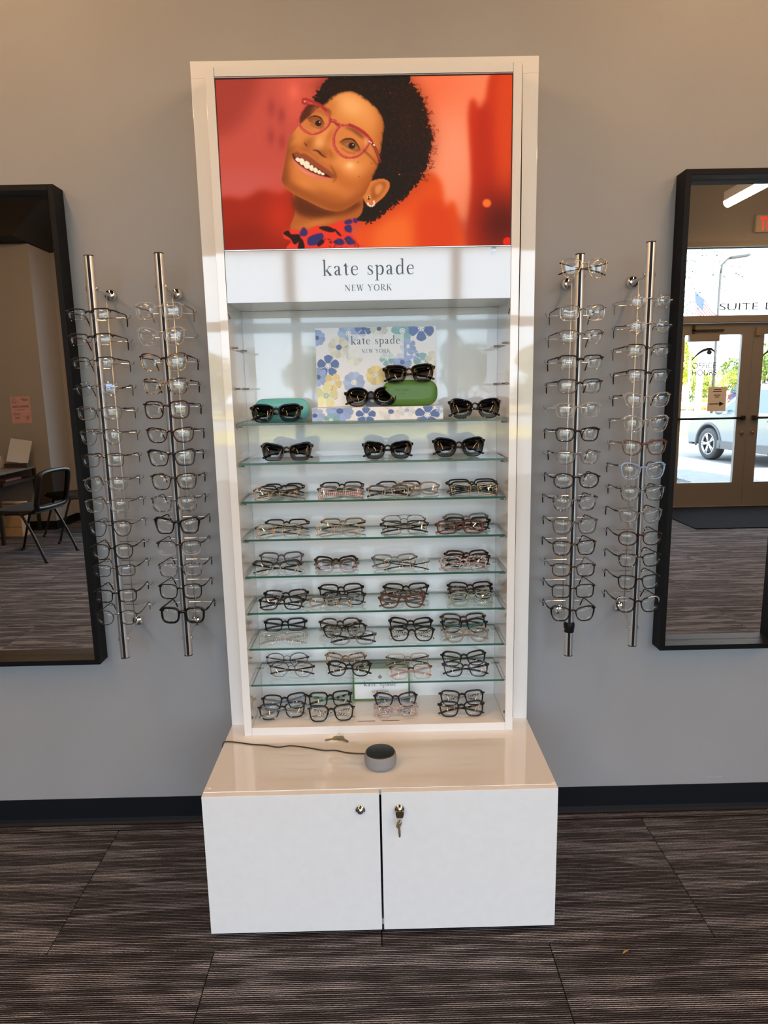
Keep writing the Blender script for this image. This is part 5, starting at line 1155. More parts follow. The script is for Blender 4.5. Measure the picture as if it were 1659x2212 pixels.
# the pair perched, folded, on top of the taped rod's upper bracket
p = at_y(1259, 578, YG)
g_ = thing('eyeglasses', 'silver pilot eyeglasses perched folded at the very top of the taped chrome rod', 'eyeglasses', (0.5855, YG-0.013, p[2]-0.030), 'eyeglasses hung on the wall rods')
g_.rotation_euler = (0, math.radians(1.5), 0)
build_eyewear(g_, .132, st('avi', .40, 'full', 1.1, 1.0, 'gold', 'burg', th=3.5), True, mark=1)

# ------------------------------------------------------------------ two framed wall mirrors
MFRAME = pr('black_mirror_frame', (0.006, 0.0056, 0.006), 0.45, spec=0.12)
MIRROR = pr('mirror_silver', (0.93, 0.935, 0.93), 0.0, 1.0)
def mirror(label, x0, x1, z0, z1):
    t = thing('wall_mirror', label, 'mirror', ((x0+x1)/2, 0, z0), 'black framed wall mirrors'); w, h = (x1-x0)/2, z1-z0
    D = 0.062; lip = 0.022; th = 0.012
    mb = MB()
    def rail(a0, a1, b0, b1): mb.box(a0, a1, -D, -0.0005, b0, b1, bev=0.001)
    rail(-w, -w+lip*.75, 0, h); rail(w-lip*.75, w, 0, h); rail(-w+lip*.75, w-lip*.75, 0, lip*.75); rail(-w+lip*.75, w-lip*.75, h-lip*.75, h)
    mb.build('mirror_frame', MFRAME, t)
    MB().box(-w+lip*.75+.0005, w-lip*.75-.0005, -0.012, -0.006, lip*.75+.0005, h-lip*.75-.0005).build('mirror_glass', MIRROR, t)
    return t
mirror('black framed wall mirror reflecting the black chairs and the desk', -0.882-0.392, -0.882, 0.598, 2.024)
mirror('black framed wall mirror reflecting the glass entrance doors', 0.898, 0.898+0.392, 0.602, 2.034)

# ------------------------------------------------------------------ folded eyewear on the glass shelves
LEAN = 32.0
SHELF_WORD = ['top', 'second', 'third', 'fourth', 'fifth', 'sixth', 'seventh', 'lowest']
PLACED = []
def settle(root, zs):
    """lower or lift a thing until its lowest point rests on the surface"""
    R = root.rotation_euler.to_matrix(); low = min((R @ v.co).z for c in root.children for v in c.data.vertices); root.location.z = zs+0.0004-low
def folded(px0, px1, py, zs, s, desc, where, group, yaw=0.0, lean=LEAN, cat='eyeglasses', use_bottom=False, W=None, name='eyeglasses', ymin=-0.186, ymax=-0.052):
    cl, sl = math.cos(math.radians(lean)), math.sin(math.radians(lean)); pc = (px0+px1)/2; Wd = 0.138
    for _ in range(4):
        H = Wd*s['asp']
        if use_bottom: p = at_z(pc, py, zs+0.001); Y = p[1]
        else: p = at_z(pc, py, zs+0.001+H*cl); Y = p[1]-H*sl
        Yc = min(max(Y, ymin), ymax); q0, q1 = at_y(px0, py, Yc), at_y(px1, py, Yc); Wd = min(0.153, max(0.124, (q1[0]-q0[0])/max(0.9, math.cos(math.radians(yaw)))))
    PLACED.append((where, desc, round(Y, 3), round(Yc, 3), round(Wd, 3)))
    X = (at_y(px0, py, Yc)[0]+at_y(px1, py, Yc)[0])/2
    X = max(IXL+Wd/2+0.013, min(IXR-Wd/2-0.013, X))
    g_ = thing(name, desc+', '+where, cat, (X, Yc, zs+0.0012), group)
    g_.rotation_euler = (-math.radians(lean), 0, math.radians(yaw))
    build_eyewear(g_, Wd, s, True, mark=2 if s['lens'] != 'sun' else 0); settle(g_, zs); return g_
A = lambda x, y: (510+x/5.53, 1030+y/5.53)
B = lambda x, y: (790+x/5.352, 1030+y/5.352)
C = lambda x, y: (510+x/5.53, 1310+y/5.53)
D = lambda x, y: (790+x/5.352, 1310+y/5.352)
HALF = lambda m='matte', t='matte', th=4.5, a=.30: st('rect', a, 'half', 2.3, .8, m, t, th=th)
PILES = {
 2: [  # third glass shelf
  (A, 330, 795, 82, HALF('matte', 'black'), 'black half-rim eyeglasses', 'back of the leftmost pile', 4),
  (A, 270, 738, 105, HALF('black', 'tort'), 'black half-rim eyeglasses', 'middle of the leftmost pile', 3),
  (A, 185, 740, 155, st('cat', .31, 'brow', 2.0, .9, 'matte', 'tortl', low='gold', th=5), 'black-browed gold-rimmed eyeglasses', 'front of the leftmost pile', 0),
  (A, 1000, 1525, 62, HALF('black', 'grey'), 'black half-rim eyeglasses', 'behind the pink-striped pair', 2),
  (A, 960, 1515, 135, st('rect', .30, 'brow', 2.2, .9, 'matte', 'pkstripe', low='gold', th=6), 'black-browed eyeglasses with pink-striped temples', 'front of the second pile', 0),
  (B, 125, 650, 50, HALF('matte', 'grey'), 'black half-rim eyeglasses', 'back of the wide middle pile', 0),
  (B, 5, 520, 105, st('square', .31, 'full', 2.6, 2.0, 'gradgry', 'tort', th=6), 'smoky grey eyeglasses with tortoiseshell temples', 'front of the wide middle pile', 0),
  (B, 330, 862, 64, st('square', .31, 'full', 2.6, 2.2, 'clear_brown', 'taupe', th=5), 'translucent pinkish brown eyeglasses', 'overlapping the wide middle pile', 0),
  (B, 955, 1550, 24, HALF('matte', 'black'), 'black half-rim eyeglasses', 'back of the last pile', 0),
  (B, 972, 1545, 50, HALF('black', 'black'), 'black half-rim eyeglasses', 'middle of the last pile', 0),
  (B, 980, 1545, 110, st('rect', .29, 'brow', 1.8, .9, 'green', 'dgreen', low='gold', th=5), 'green-browed eyeglasses with gold bridge', 'front of the last pile', 0)],
 3: [  # fourth
  (A, 325, 860, 508, HALF('black', 'tort'), 'black half-rim eyeglasses', 'back of the leftmost pile', -1),
  (A, 210, 785, 568, st('square', .32, 'brow', 2.0, 1.0, 'tort', 'tortl', low='gold', th=5), 'tortoiseshell-browed gold-rimmed eyeglasses', 'front of the leftmost pile', 2),
  (A, 1003, 1540, 497, HALF('bronze', 'black', 5), 'bronze half-rim eyeglasses', 'back of the second pile', 0),
  (A, 940, 1490, 550, st('oval', .33, 'full', 1.1, 1.0, 'gold', 'clear_brown', th=4), 'thin gold oval eyeglasses', 'front of the second pile', 3),
  (B, 185, 700, 445, st('avi', .38, 'full', 1.2, 1.1, 'gun', 'black', th=4, double=True), 'dark metal aviator eyeglasses', 'back of the third pile', 0),
  (B, 165, 732, 508, st('rect', .31, 'brow', 2.2, .9, 'matte', 'black', low='gun', th=5), 'black-browed eyeglasses with wire rims', 'front of the third pile', 0),
  (B, 905, 1440, 424, st('wayf', .31, 'full', 2.8, 2.2, 'clear_grey', 'clear_grey', th=5), 'translucent blue-grey eyeglasses', 'back of the last pile', 3),
  (B, 912, 1452, 466, st('wayf', .32, 'full', 3.2, 2.4, 'black', 'black', th=6), 'thick black eyeglasses', 'middle of the last pile', -3),
  (B, 812, 1385, 520, st('rect', .30, 'full', 3.0, 2.4, 'brown', 'redbrown', th=6), 'reddish brown rectangular eyeglasses', 'front of the last pile', 2)],
 4: [  # fifth
  (A, 265, 797, 900, st('wayf', .33, 'full', 2.6, 2.2, 'grey', 'pattern', th=5), 'charcoal grey eyeglasses', 'back of the leftmost pile', 2),
  (A, 172, 772, 1010, st('cat', .31, 'full', 3.0, 2.2, 'gradblk', 'black', th=5), 'black-to-clear fading eyeglasses', 'front of the leftmost pile', 0),
  (A, 922, 1450, 948, st('cat', .34, 'full', 3.0, 2.2, 'black', 'grey', th=5), 'black cat-eye eyeglasses', 'back of the second pile', 0),
  (A, 930, 1468, 1002, st('oval', .34, 'full', 3.2, 2.2, 'gradbrn', 'lilac', th=5), 'brown-to-clear fading eyeglasses with lilac temples', 'front of the second pile', 3),
  (B, 68, 605, 893, st('wayf', .32, 'full', 2.8, 2.2, 'clear_grey', 'grey', th=5), 'translucent grey eyeglasses', 'back of the third pile', 2),
  (B, 198, 738, 968, st('cat', .32, 'full', 1.2, 1.1, 'silver', 'black', th=4), 'thin silver wire eyeglasses with black temples', 'front of the third pile', -3),
  (B, 915, 1432, 848, st('wayf', .32, 'full', 3.0, 2.2, 'tort', 'tort', th=5), 'dark tortoiseshell eyeglasses', 'back of the last pile', 0),
  (B, 922, 1456, 886, st('wayf', .32, 'full', 3.0, 2.2, 'burg', 'burg', th=5), 'burgundy eyeglasses', 'middle of the last pile', 0),
  (B, 850, 1422, 968, st('square', .31, 'full', 2.8, 2.2, 'floral', 'floral', th=6), 'pink floral patterned eyeglasses', 'front of the last pile', 0)],
 5: [  # sixth
  (A, 315, 858, 1350, st('wayf', .33, 'full', 2.8, 2.2, 'bw', 'pinkfleck', th=6), 'black eyeglasses flecked white and red', 'back of the leftmost pile', 3),
  (A, 250, 802, 1432, st('square', .31, 'full', 2.8, 2.2, 'black', 'black', th=5), 'black squarish eyeglasses', 'front of the leftmost pile', 0),
  (A, 975, 1527, 1280, st('square', .33, 'full', 2.8, 2.2, 'black', 'black', th=5), 'black squarish eyeglasses', 'back of the second pile', 3),
  (A, 1015, 1548, 1370, st('wayf', .33, 'full', 2.6, 2.0, 'black', 'grfleck', th=5), 'black soft-cornered eyeglasses', 'middle of the second pile', 0),
  (A, 845, 1395, 1425, st('square', .32, 'full', 2.8, 2.2, 'gradgry', 'taupe', th=6), 'grey-to-clear fading eyeglasses with olive temples', 'front of the second pile', 0),
  (B, 197, 738, 1230, st('wayf', .32, 'full', 3.0, 2.2, 'black', 'black', th=6), 'black eyeglasses', 'back of the third pile', 0),
  (B, 172, 692, 1300, st('rect', .32, 'full', 3.0, 2.0, 'grey', 'redbrown', th=5), 'smoky grey eyeglasses', 'middle of the third pile', 0),
  (B, 145, 695, 1366, st('cat', .31, 'full', 2.8, 2.2, 'brown', 'grey', th=6), 'mauve-brown eyeglasses', 'front of the third pile', 0),
  (B, 948, 1480, 1213, st('wayf', .32, 'full', 2.8, 2.2, 'burg', 'burg', th=5), 'burgundy-black eyeglasses', 'back of the last pile', 0),
  (B, 958, 1485, 1262, st('wayf', .32, 'full', 2.6, 2.0, 'bw', 'tortl', th=6), 'black and white flecked eyeglasses', 'middle of the last pile', 0),
  (B, 972, 1500, 1334, st('square', .32, 'full', 2.4, 2.0, 'clear_green', 'clear_green', th=5), 'translucent grey-green eyeglasses', 'front of the last pile', 2)],
 6: [  # seventh
  (C, 318, 836, 146, st('rect', .31, 'full', 3.0, 2.0, 'black', 'black', th=6), 'black rectangular eyeglasses', 'back of the leftmost pair', 2),
  (C, 250, 832, 310, st('square', .32, 'full', 2.6, 2.2, 'clear', 'bwstripe', th=6), 'crystal clear eyeglasses with black-and-white striped temples', 'front left', 0),
  (C, 980, 1497, 141, st('panto', .34, 'full', 2.6, 2.0, 'bw', 'tortl', th=6), 'flecked black panto eyeglasses', 'back of the second pile', 1),
  (C, 1030, 1567, 215, st('cat', .31, 'full', 2.6, 2.0, 'black', 'bwstripe', th=6), 'black eyeglasses with striped temples', 'middle of the second pile', 5),
  (C, 1110, 1672, 298, st('square', .31, 'full', 2.4, 2.0, 'clear_grey', 'black', th=6), 'translucent grey eyeglasses with black temples', 'front of the second pile', 0),
  (D, 257, 775, 130, st('cat', .32, 'full', 3.0, 2.0, 'black', 'black', th=6), 'black cat-eye eyeglasses', 'back of the third pile', -4),
  (D, 264, 797, 232, st('cat', .34, 'full', 3.2, 2.4, 'black', 'pattern', th=6), 'black cat-eye eyeglasses with white-patterned temples', 'front of the third pile', -4),
  (D, 868, 1403, 82, st('wayf', .32, 'full', 2.8, 2.2, 'pinkfleck', 'tortl', th=6), 'black and pink flecked eyeglasses', 'back of the last pile', 1),
  (D, 870, 1417, 140, st('panto', .32, 'full', 2.8, 2.2, 'black', 'teal', th=6), 'black eyeglasses with teal temples', 'middle of the last pile', -3),
  (D, 908, 1447, 243, st('panto', .34, 'full', 2.8, 2.4, 'taupe', 'taupe', th=6), 'translucent taupe eyeglasses', 'front of the last pile', 2)],
 7: [  # lowest
  (C, 335, 857, 558, st('oval', .31, 'full', 1.5, 1.2, 'matte', 'black', th=4), 'thin black metal oval eyeglasses', 'back left', -1),
  (C, 372, 922, 672, st('panto', .32, 'brow', 2.0, 1.0, 'burgmetal', 'burg', low='gun', th=6), 'burgundy-browed round eyeglasses', 'front left', -3),
  (C, 1045, 1548, 555, st('cat', .33, 'full', 2.4, 1.8, 'tortl', 'clear_brown', th=5), 'brown tortoiseshell cat-eye eyeglasses', 'above the spade card', -4),
  (C, 1070, 1614, 653, st('cat', .35, 'full', 3.0, 2.2, 'black', 'bw', th=6), 'black cat-eye eyeglasses with marbled temples', 'front left of the spade card', -3),
  (D, 235, 742, 545, st('rect', .32, 'brow', 1.6, .9, 'green', 'tort', low='gold', th=5), 'sage green and gold eyeglasses', 'behind the pink-templed pair', 2),
  (D, 275, 777, 670, st('rect', .35, 'brow', 2.2, .9, 'matte', 'pinkt', low='gold', th=6), 'black-browed gold eyeglasses with pink temples', 'front', 2),
  (D, 880, 1414, 513, st('cat', .34, 'full', 3.0, 2.2, 'dgreen', 'dgreen', th=5), 'dark green-black eyeglasses', 'back of the last pair', 3),
  (D, 892, 1436, 635, st('wayf', .34, 'full', 2.8, 2.2, 'purpfleck', 'purpfleck', th=6), 'black and purple flecked eyeglasses', 'front of the last pair', -2)],
 8: [  # floor of the cabinet
  (C, 280, 828, 1045, st('wayf', .35, 'full', 3.2, 2.4, 'black', 'bluetemple', th=6), 'black eyeglasses with dusty blue temples', 'back left', 8),
  (C, 240, 808, 1152, st('wayf', .34, 'full', 2.8, 2.6, 'bw', 'clear_grey', th=6), 'black eyeglasses flecked with pale brown', 'front left', 9),
  (C, 853, 1390, 1019, st('rect', .34, 'full', 3.4, 2.4, 'black', 'gmarble', th=7), 'black eyeglasses with green marbled temples', 'left of the green-framed card', 6),
  (C, 848, 1417, 1196, st('wayf', .35, 'full', 3.2, 2.4, 'black', 'pattern', th=6), 'black eyeglasses with pale patterned temples', 'in front of the green-marbled pair', 3),
  (D, 88, 602, 996, st('cat', .34, 'full', 3.0, 2.2, 'burg', 'bluetemple', th=6), 'burgundy-black eyeglasses with blue temples', 'before the green-framed card', 0),
  (D, 97, 609, 1135, st('wayf', .33, 'full', 2.6, 2.2, 'clear_pink', 'floral', th=6), 'clear pink eyeglasses with floral temples', 'before the blue-templed pair', 0),
  (D, 855, 1387, 968, st('wayf', .34, 'full', 3.2, 2.4, 'black', 'pattern', th=6), 'black eyeglasses with black-and-white patterned temples', 'back of the last pair', 0),
  (D, 842, 1387, 1092, st('wayf', .34, 'full', 3.2, 2.4, 'black', 'tort', th=6), 'plain black soft-cornered eyeglasses', 'front of the last pair', 0)]}
for sh, items in PILES.items():
    zs = SHELF_Z[sh]+ST/2 if sh < 8 else 0.4466
    loc = '%s glass shelf' % SHELF_WORD[sh] if sh < 8 else 'cabinet floor'
    for f, x0, x1, yt, s, desc, pos, yaw in items:
        (p0, q), (p1, _) = f(x0, yt), f(x1, yt)
        folded(p0, p1, q, zs, s, desc, pos+', '+loc, 'folded eyeglasses in the display cabinet', yaw)
# ---- sunglasses
SG = 'sunglasses in the display cabinet'
def sun(px0, px1, pyb, zs, s, desc, where, yaw=0, lean=14):
    return folded(px0, px1, pyb, zs, s, desc, where, SG, yaw, lean, 'sunglasses', True, name='sunglasses', ymin=-0.184, ymax=-0.06)
sn = lambda shape, asp, mat, tmat=None, rt=3.4, rb=2.4, **k: st(shape, asp, 'full', rt, rb, mat, tmat, lens='sun', th=k.pop('th', 8), **k)
s2 = SHELF_Z[1]+ST/2
sun(540, 654, 914, S1, sn('wayf', .36, 'navy', 'pinkfleck', 4.2, 3.2), 'dark navy sunglasses', 'in front of the turquoise case', 1)
sun(744, 860, 878, S1+0.0379, sn('oval', .37, 'black', 'black', 3.6, 2.6), 'black oval sunglasses', 'on the floral riser box', 1)
sun(970, 1084, 905, S1, sn('cat', .39, 'bw', 'bw', 3.0, 2.4), 'black-and-white flecked sunglasses', 'beside the riser box on the top glass shelf', 0)
sun(563, 676, 996, s2, sn('butter', .36, 'bglitter', 'black', 3.8, 2.6), 'black glitter cat-eye sunglasses', 'first on the second glass shelf', 0)
sun(783, 893, 992, s2, sn('cat', .37, 'black', 'black', 3.4, 2.6, trim='clear'), 'black sunglasses with pale brow edge', 'middle of the second glass shelf', 0)
sun(935, 1050, 987, s2, sn('cat', .38, 'black', 'bw', 3.4, 2.6), 'plain black square sunglasses', 'last on the second glass shelf', 1)
gs = thing('sunglasses', 'dark tortoiseshell sunglasses perched on top of the green case', 'sunglasses', (0.108, -0.1255, gz+0.064), SG)
gs.rotation_euler = (-math.radians(14), math.radians(-1.5), 0)
build_eyewear(gs, 0.150, sn('wayf', .36, 'tort', 'black', 3.6, 2.6), True); settle(gs, gz+0.0640)

# ------------------------------------------------------------------ the rest of the room, seen in the mirrors
ymir = lambda yv: -0.024-yv          # depth behind the mirror -> place in the room
# exit sign over the doors
ex = thing('exit_sign', 'white exit sign with red letters high above the glass double doors', 'sign', (4.385, YF, 3.075))
MB().box(-0.165, 0.165, 0.0, 0.045, 0.0, 0.185, bev=0.012).build('sign_housing', pr('sign_beige', (0.50, 0.44, 0.37), 0.5), ex)
letters(facing_room(sans_mesh('lettering', 'EXIT', 0.185, pr('exit_red', (0.6, 0.02, 0.02), 0.5, emit=(1.0, 0.03, 0.03), es=0.9), bold=0.004, sx=0.64)), ex, (0, 0.0455, 0.028))
# glass lettering (reads from the street)
VINYL = pr('dark_vinyl', (0.012, 0.013, 0.016), 0.5); VBLUE = pr('blue_vinyl', (0.03, 0.07, 0.22), 0.5)
letters(sans_mesh('lettering', 'SUITE', 0.112, VINYL, 'LEFT', sx=1.62), wt, (3.935-4.34, -0.0865, 2.265-2.2))
letters(sans_mesh('lettering', 'D', 0.112, VBLUE, 'LEFT', sx=1.62), wt, (4.455-4.34, -0.0865, 2.265-2.2))
d0 = DOORS[0]; dx0 = d0.location.x
def on_door(d, text, px, py, size, mat, sx=1.0, align='LEFT'):
    p = at_y(px, py, 5.87); lettering(sans_mesh('lettering', text, size, mat, align, sx=sx), d, (p[0]-d.location.x, -0.0875, p[2]-0.014))
on_door(d0, 'OFFICE', 1493.5, 796.5, .096, VINYL, .93); on_door(d0, 'HOURS', 1492.5, 811.5, .096, VINYL, .93)
for k, tx in enumerate(('Monday 9-5', 'Tuesday 9-5', 'Wednesday 9-5', 'Thursday 9-5', 'Friday 9-5')):
    on_door(d0, tx, 1489 if k == 2 else 1496, 832+14.1*k, .048, VINYL)
on_door(DOORS[1], 'du', 1649, 829, .10, VINYL)
def eye_mark(d, x, z):
    mb = MB()
    vs, fs = stroke([(-.150, -.085, .006), (-.09, -.020, .016), (-.02, .030, .026), (.06, .048, .026), (.10, .030, .018), (.115, .004, .004)], 6); mb.add([(a, 0, b) for a, b in vs], fs)
    c = [(.055+.030*math.cos(t), .010+.026*math.sin(t)) for t in [2*math.pi*i/18 for i in range(18)]]; mb.add([(a, -.0002, b) for a, b in c], [tuple(range(18))])
    o = mb.build('emblem', VINYL, d, (x, -0.0875, z)); return o
pe = at_y(1521, 766, 5.87); eye_mark(d0, pe[0]-dx0, pe[2]); pe = at_y(1668, 763, 5.87); eye_mark(DOORS[1], pe[0]-DOORS[1].location.x, pe[2])
pp = at_y(1548, 862, 5.86); pap = thing('paper_notice', 'paper notice with a black arrow taped to the glass entrance door', 'notice', (pp[0], YF-0.0765, pp[2]-0.14))
MB().box(-0.108, 0.108, -0.0016, -0.0008, 0.0, 0.28).build('sheet', pr('paper_white', (0.74, 0.72, 0.70), 0.7), pap)
ar = MB(); ar.box(-0.085, 0.03, 0.0, 0.0006, 0.078, 0.090); ar.add([(0.03, 0.0004, 0.112), (0.03, 0.0004, 0.056), (0.088, 0.0004, 0.084)], [(0, 1, 2)])
arm = ar.mesh('arrow', INKB)
link('arrow', arm, pap, (0, -0.0007, 0))
for k, wdt in enumerate((.085, .10, .08, .05)):
    MB().box(-wdt/2, wdt/2, -0.0007, -0.0003, 0.245-0.022*k-(0.02 if k > 1 else 0), 0.253-0.022*k-(0.02 if k > 1 else 0)).build('text_line', INKB, pap)
# 7000 on the transom glass
bn = sans_mesh('lettering', '7000', 0.12, pr('white_vinyl', (0.85, 0.85, 0.85), 0.5)); w4 = [o for o in bpy.data.objects if o.name == 'window_4'][0]
lettering(facing_room(bn), w4, (0.72, -0.077, 0.055))
# pink flyer on the bulkhead wall
fl = thing('flyer', 'pink spring sale flyer taped to the bulkhead wall above the desk', 'poster', (-3.805, YA+0.0008, 1.168))
MB().box(-0.105, 0.105, -0.0004, 0.0006, 0.0, 0.283).build('sheet', noise_pr('pink_paper', (0.52, 0.31, 0.34), (0.57, 0.35, 0.38), 20, 0.7), fl)
FI = pr('flyer_ink', (0.10, 0.07, 0.09), 0.6)
lettering(facing_room(sans_mesh('lettering', 'SPRING SALE', 0.030, FI, bold=.001)), fl, (0, 0.0009, 0.168))
for k, (x, z, w) in enumerate(((.05, .262, .07), (.05, .250, .08), (.055, .238, .05), (0, .140, .08), (-.05, .10, .075), (-.05, .088, .08), (-.045, .062, .05), (-.045, .052, .05))):
    MB().box(x-w/2, x+w/2, 0.0006, 0.0009, z, z+0.005).build('text_line', FI, fl)
dots = MB(); rr = random.Random(3)
for cx_, cz_, n_ in ((-.06, .235, 50), (.065, .045, 60)):
    for k in range(n_):
        x, z = cx_+rr.gauss(0, .018), cz_+rr.gauss(0, .022); r = rr.uniform(.002, .005)
        if abs(x) < .10 and .003 < z < .28: dots.add([(x+r*math.cos(a), 0.0008, z+r*math.sin(a)) for a in (0, 1.26, 2.5, 3.77, 5.03)], [(0, 1, 2, 3, 4)])
dots.build('floral_print', pr('flyer_print', (0.30, 0.16, 0.20), 0.6), fl)
# desk with what stands on and under it
DESKW = pr('grey_desk_top', (0.13, 0.12, 0.12), 0.32); DESKM = pr('desk_black_steel', (0.014, 0.014, 0.015), 0.4)
DX, DYf, DYb = -3.70, ymir(4.45), YA+0.03
dk = thing('desk', 'grey-topped desk with black metal legs against the bulkhead wall', 'desk', (-4.35, (DYf+DYb)/2, 0)); M4 = Matrix.Translation((4.35, -(DYf+DYb)/2, 0))
MB().box(-5.0, DX, DYb, DYf, 0.690, 0.715, bev=0.002).xform(M4).build('desk_top', DESKW, dk)
MB().box(-5.0, DX-0.0, DYb+0.01, DYf-0.12, 0.585, 0.600, bev=0.002).box(-5.0, DX-0.01, DYb+.02, DYf-.13, 0.570, 0.585).xform(M4).build('lower_shelf', DESKM, dk)
for x in (-4.98, DX-0.015):
    for y in (DYb+0.02, DYf-0.04): MB().box(x-0.015, x+0.015, y-0.015, y+0.015, 0.0, 0.690).xform(M4).build('leg', DESKM, dk)
MB().box(-4.0, -3.97, DYf-.35, DYf-.32, 0, .57).xform(M4).build('leg', DESKM, dk)
bk = MB().box(-0.11, 0.11, -0.15, 0.15, 0.0, 0.022, bev=0.002).build('binder', pr('red_binder', (0.16, 0.06, 0.05), 0.5), None, (-3.86, (DYf+DYb)/2-0.02, 0.601)); tag(bk, 'dark reddish binder lying on the shelf under the desk top', 'binder')
tm = thing('tabletop_mirror', 'tilted square mirror in a dark base standing on the desk', 'mirror', (-3.79, YA+0.20, 0.715), rz=math.radians(0))
MB().box(-0.13, 0.11, -0.05, 0.05, 0.0, 0.045, bev=0.003).build('mirror_base', pr('dark_wood_base', (0.035, 0.027, 0.024), 0.45), tm)
MB().box(-0.13, 0.10, -0.004, 0.004, 0.0, 0.25).xform(Matrix.Translation((0, 0, 0.046)) @ Matrix.Rotation(math.radians(16), 4, 'X') @ Matrix.Rotation(math.radians(9), 4, 'Y')).build('mirror_plate', MIRROR, tm)
ch = thing('card_holder', 'small grey card holder beside the tabletop mirror', 'holder', (-4.00, YA+0.22, 0.715))
MB().box(-0.05, 0.05, -0.03, 0.03, 0.0, 0.006).box(-0.05, 0.05, -0.03, -0.024, 0.006, 0.13).box(-0.05, 0.05, 0.012, 0.016, 0.006, 0.08).build('holder_body', pr('acrylic_grey', (0.35, 0.34, 0.36), 0.25), ch)
MB().box(-0.042, 0.042, -0.012, 0.004, 0.0065, 0.12).build('card_stack', pr('card_lilac', (0.5, 0.48, 0.55), 0.6), ch)
bx = thing('cardboard_box', 'tan cardboard box standing under the desk', 'box', (-3.86, ymir(4.98), 0.0), rz=.08)
CARD = noise_pr('cardboard', (0.42, 0.30, 0.19), (0.46, 0.33, 0.21), 30, 0.8)
MB().box(-0.13, 0.13, -0.07, 0.07, 0.0, 0.36, bev=0.003).build('carton', CARD, bx)
MB().box(-0.13, 0.13, 0.0702, 0.0706, 0.10, 0.104).box(-0.13, 0.13, 0.0702, 0.0706, 0.345, 0.352).box(0.0, 0.08, 0.0702, 0.0706, 0.24, 0.248).box(0.03, 0.06, 0.0702, 0.0706, 0.30, 0.31).box(-0.02, 0.08, 0.0702, 0.0706, 0.225, 0.230).build('box_print', pr('carton_ink', (0.06, 0.04, 0.03), 0.7), bx)
# stacking chairs
CHB = noise_pr('black_chair_fabric', (0.012, 0.012, 0.013), (0.020, 0.020, 0.022), 300, 0.85, bump=0.2); CHP = pr('black_chair_plastic', (0.008, 0.008, 0.009), 0.38, spec=0.3); CHS = pr('black_chair_steel', (0.010, 0.010, 0.012), 0.3, 0.1, spec=0.3)
MESHB = clear_mat('chair_mesh_back', (0.16, 0.15, 0.15), 1.02, 0.3, .4)
def chair(label, x, y, rz):
    """seat looks along local -X"""
    t = thing('stacking_chair', label, 'chair', (x, y, 0), 'black stacking chairs', rz)
    s = MB()
    prof = cat_rom([(-.23, .425), (-.225, .450), (-.19, .466), (0, .458), (.18, .462), (.215, .450), (.21, .430), (0, .428)], 3, True); n = len(prof)
    vs = [];
    for yy, k in ((-.225, .90), (-.20, 1.0), (.20, 1.0), (.225, .90)): vs += [(p[0]*k, yy, .445+(p[1]-.445)*k) for p in prof]
    for i in range(3): s.add(vs[i*n:(i+2)*n], [(q, (q+1) % n, (q+1) % n+n, q+n) for q in range(n)], 0, True)
    s.add(vs[:n], [tuple(range(n))]); s.add(vs[-n:], [tuple(range(n))]); s.build('seat', CHB, t)
    w = .215
    loop = [(.235, -w, .50), (.26, -w-.005, .62), (.285, -w, .745), (.288, -w+.04, .785), (.290, 0, .795), (.288, w-.04, .785), (.285, w, .745), (.26, w+.005, .62), (.235, w, .50), (.225, w-.05, .475), (.222, 0, .468), (.225, -w+.05, .475)]
    MB().sweep([tuple(p) for p in cat_rom(loop, 4, True)], (.019, .026), n=8, up=(1, 0, 0.2), closed=True).build('backrest_frame', CHP, t)
    mb = MB(); rows = [(.238, .50), (.258, .60), (.274, .69), (.284, .775)]
    vs = [(xx, yy, zz) for xx, zz in rows for yy in (-w+.01, -w*.5, 0, w*.5, w-.01)]
    mb.add(vs, [(i*5+k, i*5+k+1, (i+1)*5+k+1, (i+1)*5+k) for i in range(3) for k in range(4)], smooth=True); mb.build('mesh_back', MESHB, t)
    for s_ in (-1, 1):
        yy = s_*.235
        MB().sweep([tuple(p) for p in cat_rom([(-.265, yy*1.02, .012), (-.20, yy, .22), (-.13, yy*.98, .415), (-.10, yy*.98, .432), (-.06, yy*.98, .436)], 5)], (.0115, .0115), n=8).build('leg', CHS, t)
        MB().sweep([tuple(p) for p in cat_rom([(.285, yy*1.02, .012), (.20, yy, .22), (.10, yy*.98, .415), (.07, yy*.98, .432), (.0, yy*.98, .436), (-.06, yy*.98, .436)], 5)], (.0115, .0115), n=8).build('leg', CHS, t)
        MB().sweep([(.16, yy*.96, .43), (.225, yy*.96, .47), (.25, yy*.93, .56)], (.008, .013), n=7).build('back_support', CHS, t)
        for xx in (-.270, .290): MB().lathe([(.0, 0.0005), (.017, 0.0005), (.018, .006), (.014, .022), (.0, .022)], 12, (xx, yy*1.02, 0), cap=False).build('foot', CHP, t)
    MB().sweep([(-.06, -.228, .425), (-.06, .228, .425)], .010, n=7).sweep([(.10, -.228, .425), (.10, .228, .425)], .010, n=7).build('seat_rail', CHS, t)
chair('black stacking chair with mesh back drawn up sideways to the desk', -3.18, ymir(4.00), math.radians(8))
chair('black stacking chair standing between the other black chair and the bulkhead wall', -3.14, ymir(4.88), math.radians(-42))
wire = MB().sweep([tuple(p) for p in cat_rom([(-3.30, YF+.02, .42), (-3.29, YF+.04, .25), (-3.2, YF+.10, .08), (-3.0, YF+.16, .006), (-2.8, YF+.15, .006)], 6)], 0.004, n=6).build('power_cable', pr('white_cable', (0.5, 0.48, 0.46), 0.5)); tag(wire, 'pale cable hanging down the wall behind the black chairs', 'cable')
